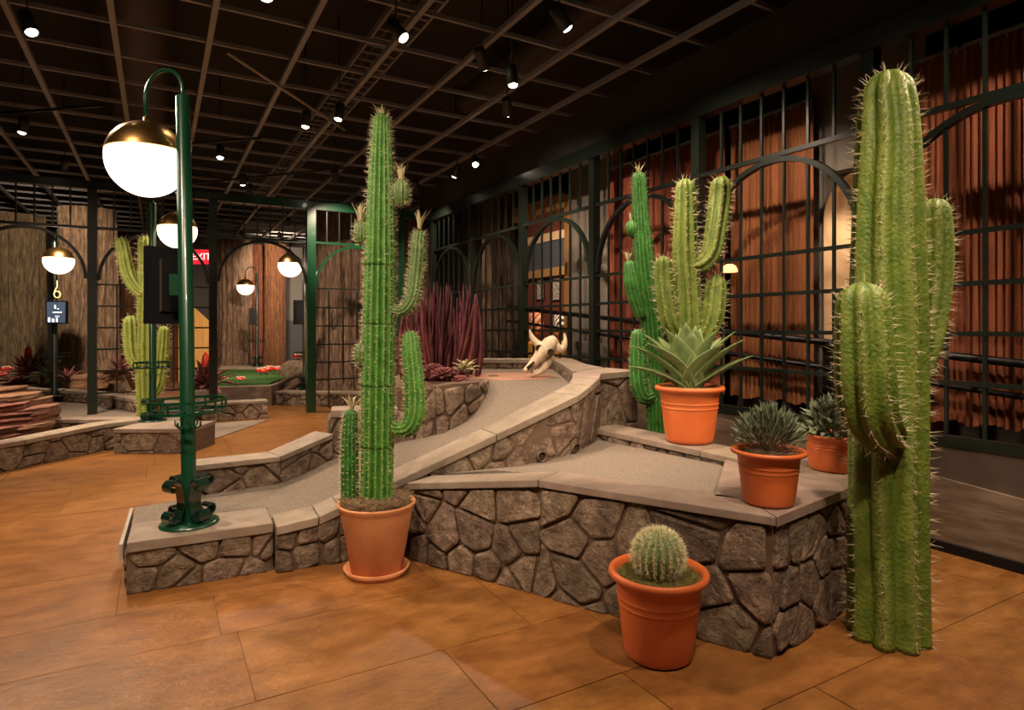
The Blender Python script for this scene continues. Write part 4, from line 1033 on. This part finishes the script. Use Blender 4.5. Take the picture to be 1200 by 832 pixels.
d3 = 4.86; c3 = W((803-600)/F*d3, d3, 0); k = d3/F
t3 = thing('saguaro', 'olive saguaro with three stubby arms rising behind the agave pot', 'cactus', c3)
stem(t3, 'trunk', [c3, D(806, 440, d3), D(806, 375, d3), D(803, 300, d3), D(803, 250, d3), D(803, 221, d3)], [x*k for x in (17, 17, 17.5, 15, 13, 11.5)], 9, .26, M_C4, M_SPINE, .034, .05, .002, 2, sub=7, seed=61, power=.8)
stem(t3, 'arm', px3([(809, 308, d3), (822, 310, d3-.05), (834, 296, d3-.06), (840, 265, d3-.04), (844, 235, d3), (845, 219, d3)], d3), [x*k for x in (9, 11, 12, 13, 13.5, 12.5)], 7, .26, M_C4, M_SPINE, .034, .05, .002, 2, sub=6, seed=62, power=.8)
stem(t3, 'arm', px3([(797, 395, d3), (785, 380, d3-.06), (779, 350, d3-.06), (777, 325, d3-.04), (777, 310, d3-.04)], d3), [x*k for x in (8, 10, 11, 11, 10)], 7, .26, M_C4, M_SPINE, .034, .05, .002, 2, sub=6, seed=63, power=.8)
stem(t3, 'arm', px3([(812, 400, d3), (826, 392, d3-.05), (835, 370, d3-.05), (838, 345, d3-.03), (839, 334, d3-.03)], d3), [x*k for x in (8, 11, 13, 13, 12)], 7, .26, M_C4, M_SPINE, .034, .05, .002, 2, sub=6, seed=64, power=.8)

# --- deep green narrow cactus behind the junction wall
d5 = 5.35; k = d5/F; c5 = W((770-600)/F*d5, d5, 0)
t5 = thing('column_cactus', 'narrow deep green column cactus behind the junction wall, left of the agave', 'cactus', c5)
stem(t5, 'trunk', [Vector((c5.x, c5.y, 0)), D(769, 505, d5), D(767, 440, d5), D(764, 380, d5), D(757, 330, d5), D(752, 270, d5), D(748.5, 209, d5)], [x*k for x in (11, 11, 12, 13, 13.5, 11, 8)], 14, .24, M_C2, M_SPINED, .03, .034, .0018, 2, sub=7, seed=71)
tuft(t5, D(748, 203, d5), .1, 7, M_TUFT, 71, 1.0)
stem(t5, 'side_ball', [D(741, 268+11-22*j/6, d5) for j in range(7)], [max(.15, math.sqrt(max(0, 1-(j/3-1)**2)))*8*k for j in range(7)], 11, .14, M_C2, M_SPINED, .03, .03, .0012, 2, sub=2, seed=72, tip=False)
tuft(t5, D(739, 258, d5), .09, 6, M_TUFT, 73, .5)
stem(t5, 'side_arm', px3([(753, 372, 0), (745, 350, 0), (741, 330, 0), (738, 312, 0)], d5-.03), [x*k for x in (7, 9.5, 10, 7)], 11, .15, M_C2, M_SPINED, .03, .028, .0012, 2, sub=6, seed=74)
tuft(t5, D(736, 306, d5), .1, 8, M_TUFT, 74, .8)
stem(t5, 'side_arm', px3([(766, 462, 0), (755, 465, 0), (749, 448, 0), (748, 415, 0), (748, 394, 0)], d5-.05), [x*k for x in (7, 9.5, 10.5, 10, 8.5)], 11, .15, M_C2, M_SPINE, .026, .024, .0012, 2, sub=6, seed=75)

# --- shrub pots
def bush(t, c, R_, H_, n, L, wd, seed, droop=.3, m=M_SHRUB, curve=False):
    rr = random.Random(seed); mb = MB()
    for i in range(n):
        az = rr.uniform(0, 6.28); q_ = math.sqrt(rr.random()); el = math.radians(rr.uniform(15, 85)); u = Vector((math.cos(az), math.sin(az), 0))
        out = u*math.cos(el)+Vector((0, 0, math.sin(el)))
        rl = rr.uniform(.35, 1)**.6
        p = c+Vector((out.x*R_*rl, out.y*R_*rl, out.z*H_*rl))
        dr = (out+Vector((rr.uniform(-.5, .5), rr.uniform(-.5, .5), rr.uniform(-.1, .7)-droop))).normalized(); v = dr.cross(Vector((rr.uniform(-1, 1), rr.uniform(-1, 1), rr.uniform(-.3, 1)))).normalized(); w_ = dr.cross(v)
        LL = L*rr.uniform(.6, 1.2); hw = wd/2
        mb.add([p, p+dr*LL*.45+v*hw+w_*hw*.3, p+dr*LL, p+dr*LL*.45-v*hw+w_*hw*.3, p+dr*LL*.45], [(0, 1, 4), (1, 2, 4), (2, 3, 4), (3, 0, 4)])
    o = mb.build('foliage', m); o['kind'] = 'stuff'; inv(o, t)
    mb = MB()
    for i in range(16):
        az = 6.28*i/16; e_ = c+Vector((math.cos(az)*R_*.6, math.sin(az)*R_*.6, H_*.55*(.6+.5*rr.random()))); mb.add(*tubevf([c-Vector((0, 0, .02)), c.lerp(e_, .5)+Vector((0, 0, .02)), e_], [.005, .004, .002], 5))
    inv(mb.build('stems', M_HUSK), t)
dp = 3.0; k = dp/F; cp = W((900.5-600)/F*dp, dp, .655)
tp = plastic_pot('potted_shrub', 'narrow-leaved dark green shrub in the orange pot on the planter corner', cp, 28.5*k, 35.5*k, .262, 'potted plant', 1.19)
lathe('soil', [(0, .245), (34*k, .238)], M_SOIL, tp, 24); fibres(tp, cp+Vector((0, 0, .24)), 31*k, 260, .03, M_HUSK, 15)
bush(tp, cp+Vector((0, 0, .25)), .155, .19, 900, .06, .012, 16, -.1)
dp = 3.72; k = dp/F; cp = W((978-600)/F*dp, dp, .655)
tp = plastic_pot('potted_shrub', 'broad-leaved shrub in the orange pot half hidden by the big saguaro', cp, 28*k, 31*k, .215, 'potted plant', 1.12)
lathe('soil', [(0, .195), (29*k, .19)], M_SOIL, tp, 24)
bush(tp, cp+Vector((0, 0, .18)), .19, .21, 520, .075, .034, 18, .35)

# --- barrel cactus pot
d6 = 2.86; k = d6/F; c6 = W((771.5-600)/F*d6, d6, 0)
t6 = plastic_pot('potted_barrel_cactus', 'round golden-spined barrel cactus in the big orange pot on the floor', c6, 39.5*k, 50.5*k, .395, 'potted cactus', 1.15)
lathe('soil', [(0, .375), (49*k, .362)], M_MOSSY, t6, 32); fibres(t6, c6+Vector((0, 0, .365)), 47*k, 1400, .02, M_MOSSY, 21, 'moss', .008)
bz = .37
def barrel():
    r = 29.5*k; V = []; n = 14; cc = c6+Vector((0, 0, bz+.085)); pts = []; rad = []
    for j in range(n+1):
        th = math.pi*(.13+.85*j/n); pts.append(cc+Vector((0, 0, -r*1.02*math.cos(th)))); rad.append(max(.004, r*math.sin(th)))
    o = stem(t6, 'barrel', pts, rad, 21, .13, M_BARREL, M_SPINEY, .007, .024, .0016, 8, sub=3, seed=81, tip=False, tilt=.9)
    return o
barrel()

# --- far saguaro behind the second lamp
d7 = 8.7; k = d7/F; c7 = W((172-600)/F*d7, d7, .2)
t7 = thing('saguaro', 'yellow-green saguaro behind the second lamp post at left', 'cactus', c7)
stem(t7, 'trunk', [Vector((c7.x, c7.y, .12)), D(171, 440, d7), D(171, 380, d7), D(171, 320, d7), D(170, 284, d7)], [x*k for x in (9.5, 11, 10, 8.5, 7.5)], 10, .25, M_C6, M_SPINE, .06, .06, .003, 2, sub=6, seed=91)
stem(t7, 'arm', px3([(169, 345, 0), (160, 338, 0), (151, 322, 0), (146, 300, 0), (143, 286, 0)], d7-.05), [x*k for x in (6.5, 7.5, 8, 8, 7.5)], 9, .25, M_C6, M_SPINE, .06, .06, .003, 2, sub=5, seed=92)
stem(t7, 'arm', px3([(166, 430, 0), (158, 420, 0), (155, 400, 0), (154, 378, 0)], d7-.05), [x*k for x in (7, 9, 9.5, 8.5)], 9, .25, M_C6, M_SPINE, .06, .06, .003, 2, sub=5, seed=93)
stem(t7, 'arm', px3([(176, 465, 0), (186, 448, 0), (190, 415, 0), (192, 388, 0)], d7), [x*k for x in (7, 7.5, 7.5, 6)], 9, .25, M_C6, M_SPINE, .06, .06, .003, 2, sub=5, seed=94)

# ------------------------------------------------------------------ planter plants
def blade(p, tip, r, bow):
    mid = p.lerp(tip, .5)+bow; pts, rd = smooth_path([p, p.lerp(tip, .25)+bow*.7, mid, p.lerp(tip, .8)+bow*.5, tip], [r*.8, r, r*.9, r*.5, .002], 2)
    return tubevf(pts, rd, 5)
rb = random.Random(31)
mp = thing('maroon_spike_plant', 'tall clump of maroon spiky blades in the stone planter', 'plant', W(tl(517, 6.35), 6.35, .97))
for i in range(170):
    x0 = 517+rb.gauss(0, 16); dd = 6.35+rb.uniform(-.25, .25)
    p = D(x0, 446, dd); p.z = .97
    xt = 517+(x0-517)*1.45+rb.gauss(0, 9); tip = D(min(max(xt, 474), 558), rb.uniform(328, 392), dd+rb.uniform(-.15, .15))
    V, Fc = blade(p, tip, rb.uniform(.014, .03), W((x0-517)*.0012, 0, 0)); o = mk('blade', V, Fc, M_PURPLE, None, True); inv(o, mp)
for cx, cy, dd, rad, lb, seed, mm in ((521, 437, 5.78, .15, 'round maroon rosette succulent at the planter rim', 1, M_MAROON), (540, 444, 5.72, .11, 'smaller red rosette right of the round one at the planter rim', 2, M_MAROON), (509, 430, 5.95, .11, 'pale maroon rosette at the back of the planter rim', 3, M_MAROON)):
    c = D(cx, cy, dd); t = thing('rosette_succulent', lb, 'plant', c); rr = random.Random(seed)
    for i in range(44):
        az = i*2.399; el = 1.35-1.5*(i/44); L = rad*(.5+.55*i/44)
        V, Fc = agave_leaf((0, 0, -.02), az, el, L, rad*.42, -.2); mk('leaf', V, Fc, mm, t, True)
c = D(545, 430, 5.9); t = thing('dry_plant', 'dry tan leafy sprig behind the red rosettes', 'plant', c)
for i in range(16):
    V, Fc = agave_leaf((0, 0, -.05), i*2.4, .5+.06*i, .16, .05, -.9); mk('leaf', V, Fc, M_TUFT, t, True)
def bromeliad(px, py, d, L, n, lb, mm, flower=True, seed=0):
    c = D(px, py, d); t = thing('bromeliad', lb, 'plant', c); rr = random.Random(seed)
    for i in range(n):
        V, Fc = agave_leaf((0, 0, 0), i*2.399+rr.uniform(-.2, .2), 1.35-1.05*i/n, L*rr.uniform(.8, 1.1), L*.16, -1.0*i/n-.3); mk('leaf', V, Fc, mm, t, True)
    if flower: lathe('flower_spike', [(0, L*1.05), (L*.09, L*.9), (L*.11, L*.6), (L*.04, L*.3), (.01, 0)], M_RED, t, 10)
bromeliad(33, 442, 12.1, .6, 30, 'bronze bromeliad with red flower spike at far left', M_BROMEL, True, 1)
bromeliad(241, 455, 10.9, .62, 34, 'reddish bromeliad between the near lamp pole and the dark arch post', M_BROMEL, True, 2)
bromeliad(58, 442, 11.9, .42, 20, 'small dull bromeliad beside the far lamp post foot', M_SHRUB, False, 3)
bromeliad(80, 446, 11.9, .34, 20, 'low bronze plant at the foot of the neon-six trunk', M_BROMEL, False, 4)
bromeliad(140, 436, 12.4, .42, 20, 'low bronze plant behind the left lattice', M_BROMEL, False, 5)

# ------------------------------------------------------------------ cow skull
sk = thing('cow_skull', 'bleached horned cow skull resting on the carpet before the fence', 'skull', D(630, 438, 6.25)); ds = 6.25; k = ds/F
pts = [(650, 396), (645, 402), (638, 410), (630, 420), (622, 429), (615, 435)]; rd = [4.5, 8.6, 9, 6.2, 4.8, 2.8]
path, rads = smooth_path([D(x, y, ds-.02*i) for i, (x, y) in enumerate(pts)], [r*k for r in rd], 5)
V, Fc = tubevf(path, rads, 16); inv(mk('cranium', V, Fc, M_BONE, None, True), sk)
V, Fc = lathevf([(0, .0), (.03, .0), (.036, .01), (.034, -.02)], 14)
for (x, y, dd) in ((645.5, 413, 6.13), (632, 408, 6.16)):
    o = mk('eye_socket', [(a, b*1.0, c_) for a, b, c_ in V], Fc, M_SOCKET, None, True); o.location = D(x, y, dd)-sk.location; o.rotation_euler = (math.pi/2, 0, -TH); o.parent = sk
path, rads = smooth_path([D(633, 405, ds), D(628, 401, ds), D(623, 394, ds), D(620.5, 386, ds)], [r*k for r in (5, 4.2, 3, .5)], 6); inv(tube('horn', path, rads, M_BONE, None, 10), sk)
path, rads = smooth_path([D(649, 402, ds), D(656, 409, ds), D(661, 406, ds), D(662.5, 398, ds), D(661, 390, ds)], [r*k for r in (5, 4.6, 3.8, 2.4, .5)], 6); inv(tube('horn', path, rads, M_BONE, None, 10), sk)
path, rads = smooth_path([D(646, 417, ds+.05), D(640, 428, ds), D(632, 436, ds-.04), D(622, 440, ds-.06)], [r*k for r in (5, 5, 3.5, 1.6)], 5); inv(tube('jaw', path, rads, M_BONE, None, 10), sk)
for i in range(5):
    x = 636-i*3.2; y = 433+i*1.3; inv(tube('tooth', [D(x, y-3, ds-.06), D(x-.6, y+4, ds-.06)], [.009, .006], M_BONE, None, 6), sk)
inv(tube('nasal_gap', [D(626, 424, ds-.16), D(618, 432, ds-.16)], [.012, .019], M_SOCKET, None, 8), sk)
jb = thing('jaw_bone', 'small bleached bone at the planter edge left of the inlay', 'bone', D(549, 432, 6.2))
for pp in ([(546, 421), (549, 428), (555, 433)], [(546, 421), (545, 428), (547, 434)]):
    inv(tube('bone_branch', [D(x, y, 6.2) for x, y in pp], [.02, .022, .012], M_BONE, None, 8), jb)

# ------------------------------------------------------------------ track spotlights (housing, lens and their own lamp)
def spot(pos, target, energy, cone=70, blend=.6, col=WARM, label='', lens=True, soft=.06, size=1.0):
    pos = Vector(pos); target = Vector(target); dr = (target-pos).normalized()
    t = thing('track_spotlight', label, 'spotlight', pos, 'ceiling track spotlights')
    q_ = dr.to_track_quat('Z', 'Y').to_euler(); s_ = size
    h = lathe('housing', [(0, -.17*s_), (.05*s_, -.17*s_), (.055*s_, -.15*s_), (.055*s_, .03*s_), (.048*s_, .03*s_), (.046*s_, .0)], M_FIX, t, 20); h.rotation_euler = q_
    l = lathe('lens', [(0, .048*s_), (.025*s_, .044*s_), (.040*s_, .034*s_), (.047*s_, .015*s_)], M_LENS, t, 20); l.rotation_euler = q_
    stm = tube('stem', [Vector((0, 0, 0))-dr*.1*s_, Vector((0, 0, 5.305-pos.z))], .008, M_FIX, t, 6)
    ld = bpy.data.lights.new('spot_lamp', 'SPOT'); ld.energy = energy; ld.color = col; ld.spot_size = math.radians(cone); ld.spot_blend = blend; ld.shadow_soft_size = soft
    lo = bpy.data.objects.new('spot_lamp', ld); COL.objects.link(lo); lo.parent = t; lo.location = dr*.07; lo.rotation_euler = dr.to_track_quat('-Z', 'Y').to_euler()
    return t
def sp(px, py, z, target, e, cone, lb, **kw): return spot(P(px, py, z), target, e, cone, label=lb, **kw)
GAIN = 1.0
# in view
sp(471, 42, 3.95, c2+Vector((0, 0, .5)), 170*GAIN, 50, 'bright round spotlight in front of the cable tray')
sp(567, 77, 4.0, (5.0, 7.2, 1.2), 260*GAIN, 90, 'spotlight right of the cable tray, nearest the top')
sp(601, 97, 3.9, W(.3, 5.6, .8), 200*GAIN, 55, 'upper of the two spotlights hanging above each other right of centre')
sp(595, 132, 3.95, (4.8, 8.0, 1.4), 260*GAIN, 80, 'lower of the two spotlights hanging above each other right of centre')
sp(557, 192, 3.95, W(.0, 6.6, 1), 190*GAIN, 65, 'starry spotlight above the maroon blades')
sp(358, 146, 4.0, (1.2, 7.8, 0), 420*GAIN, 90, 'bright spotlight at the end of the pale slanting rod')
sp(26, 153, 4.0, W(-6.5, 7.6, .3), 520*GAIN, 80, 'bright spotlight at far left under its track')
sp(75, 195, 4.0, W(tl(40, 13), 13, 1.4), 900*GAIN, 80, 'spotlight left of the near globe, above the thin post')
sp(258, 183, 4.0, (.6, 8.8, 0), 420*GAIN, 95, 'spotlight hanging right of the near lamp pole')
sp(292, 225, 4.05, W(tl(270, 16), 15.4, 1.0), 700*GAIN, 75, 'spotlight just above the green beam near the doorway arch')
sp(393, 209, 3.9, W(tl(402, 13), 13.0, 1.8), 420*GAIN, 60, 'spotlight above the green beam right of the doorway arch')
sp(533, 205, 3.9, (3.2, 10.5, .5), 160*GAIN, 90, 'small spotlight left of the starry one')
sp(490, 222, 3.9, (5.6, 11.6, 1.6), 160*GAIN, 80, 'small spotlight right of the column cactus top')
sp(663, 30, 4.0, (5.2, 3.9, 1.3), 150*GAIN, 75, 'spotlight with long barrel at the top right of centre')
sp(36, 35, 4.0, (.4, 4.9, 0), 520*GAIN, 95, 'tilted spotlight in the top left corner')
sp(312, -6, 4.0, (1.0, 5.4, 0), 160*GAIN, 90, 'spotlight cut by the top edge above the lamp post')
sp(337, 262, 4.0, W(tl(322, 18), 18.5, 1.2), 620*GAIN, 80, 'far spotlight seen through the bars above the doorway arch')
sp(328, 277, 4.0, W(tl(345, 21), 21.0, 2.4), 620*GAIN, 90, 'lowest far spotlight above the doorway arch')
# behind and beside the camera, over the near group
spot((-.3, 1.3, 4.05), c1+Vector((0, 0, 1.2)), 430*GAIN, 55, label='near spotlight aimed at the potted column cactus')
spot((1.2, -.1, 4.05), c4+Vector((0, 0, 1.6)), 330*GAIN, 50, label='near spotlight aimed at the big saguaro')
spot((1.9, .9, 4.05), W(.6, 3.4, .3), 270*GAIN, 60, label='near spotlight aimed at the front planter')
spot((.4, .2, 4.05), (.3, 2.8, 0), 90*GAIN, 90, label='near spotlight aimed at the front floor')
spot((-1.6, 2.6, 4.05), W(-1.9, 4.4, .2), 320*GAIN, 80, label='near spotlight aimed at the low plinth')
spot((-.5, 5.2, 4.05), (-.72, 5.95, 0), 130*GAIN, 24, blend=1.0, label='near spotlight making a small pool on the left floor')
spot((.2, 2.2, 4.05), (.05, 3.07, 0), 70*GAIN, 22, blend=1.0, label='near spotlight making a small pool in front of the plinth')
spot((1.9, 7.6, 4.05), (1.09, 7.2, 0), 170*GAIN, 30, blend=1.0, label='spotlight making a pool on the tiles beyond the ramp')
spot((3.5, .5, 4.05), (5.2, 2.0, 1.5), 260*GAIN, 80, label='near spotlight aimed at the right curtain')
spot((4.3, .9, 4.05), (2.6, 2.0, .2), 330*GAIN, 75, label='near spotlight over the floor beside the big saguaro')
spot((2.9, 3.2, 4.05), (5.2, 4.5, 1.4), 230*GAIN, 75, label='near spotlight aimed at the middle curtain')
spot((2.0, 2.6, 4.05), W(.75, 4.7, 1.5), 260*GAIN, 60, label='near spotlight aimed at the agave and saguaro')
spot((1.3, 11.9, 4.05), P(290, 458, .3), 420*GAIN, 95, label='added fill spotlight beyond the doorway arch, aimed at the turf island')  # extra lamp put in to brighten the dark turf curb
spot((-2.2, 7.6, 4.05), (-.4, 10.6, .2), 420*GAIN, 55, label='added left-hand fill spotlight aimed at the bromeliad wall')  # unseen lamp added to lift the far-left wall
spot((-3.4, 6.3, 4.05), c7+Vector((0, 0, 1.0)), 420*GAIN, 60, label='added left-hand fill spotlight aimed at the far saguaro')  # unseen, added so the far saguaro gets more light
spot((6.6, 10.2, 4.0), (8.3, 12.2, 1.4), 620*GAIN, 120, label='added fill spotlight over the yellow lounge seat')  # lamp added to make the dark lounge and its prints visible
spot((5.62, 3.1, 2.75), (5.6, 3.35, 1), 25*GAIN, 150, label='spotlight inside the cream arched reveal')
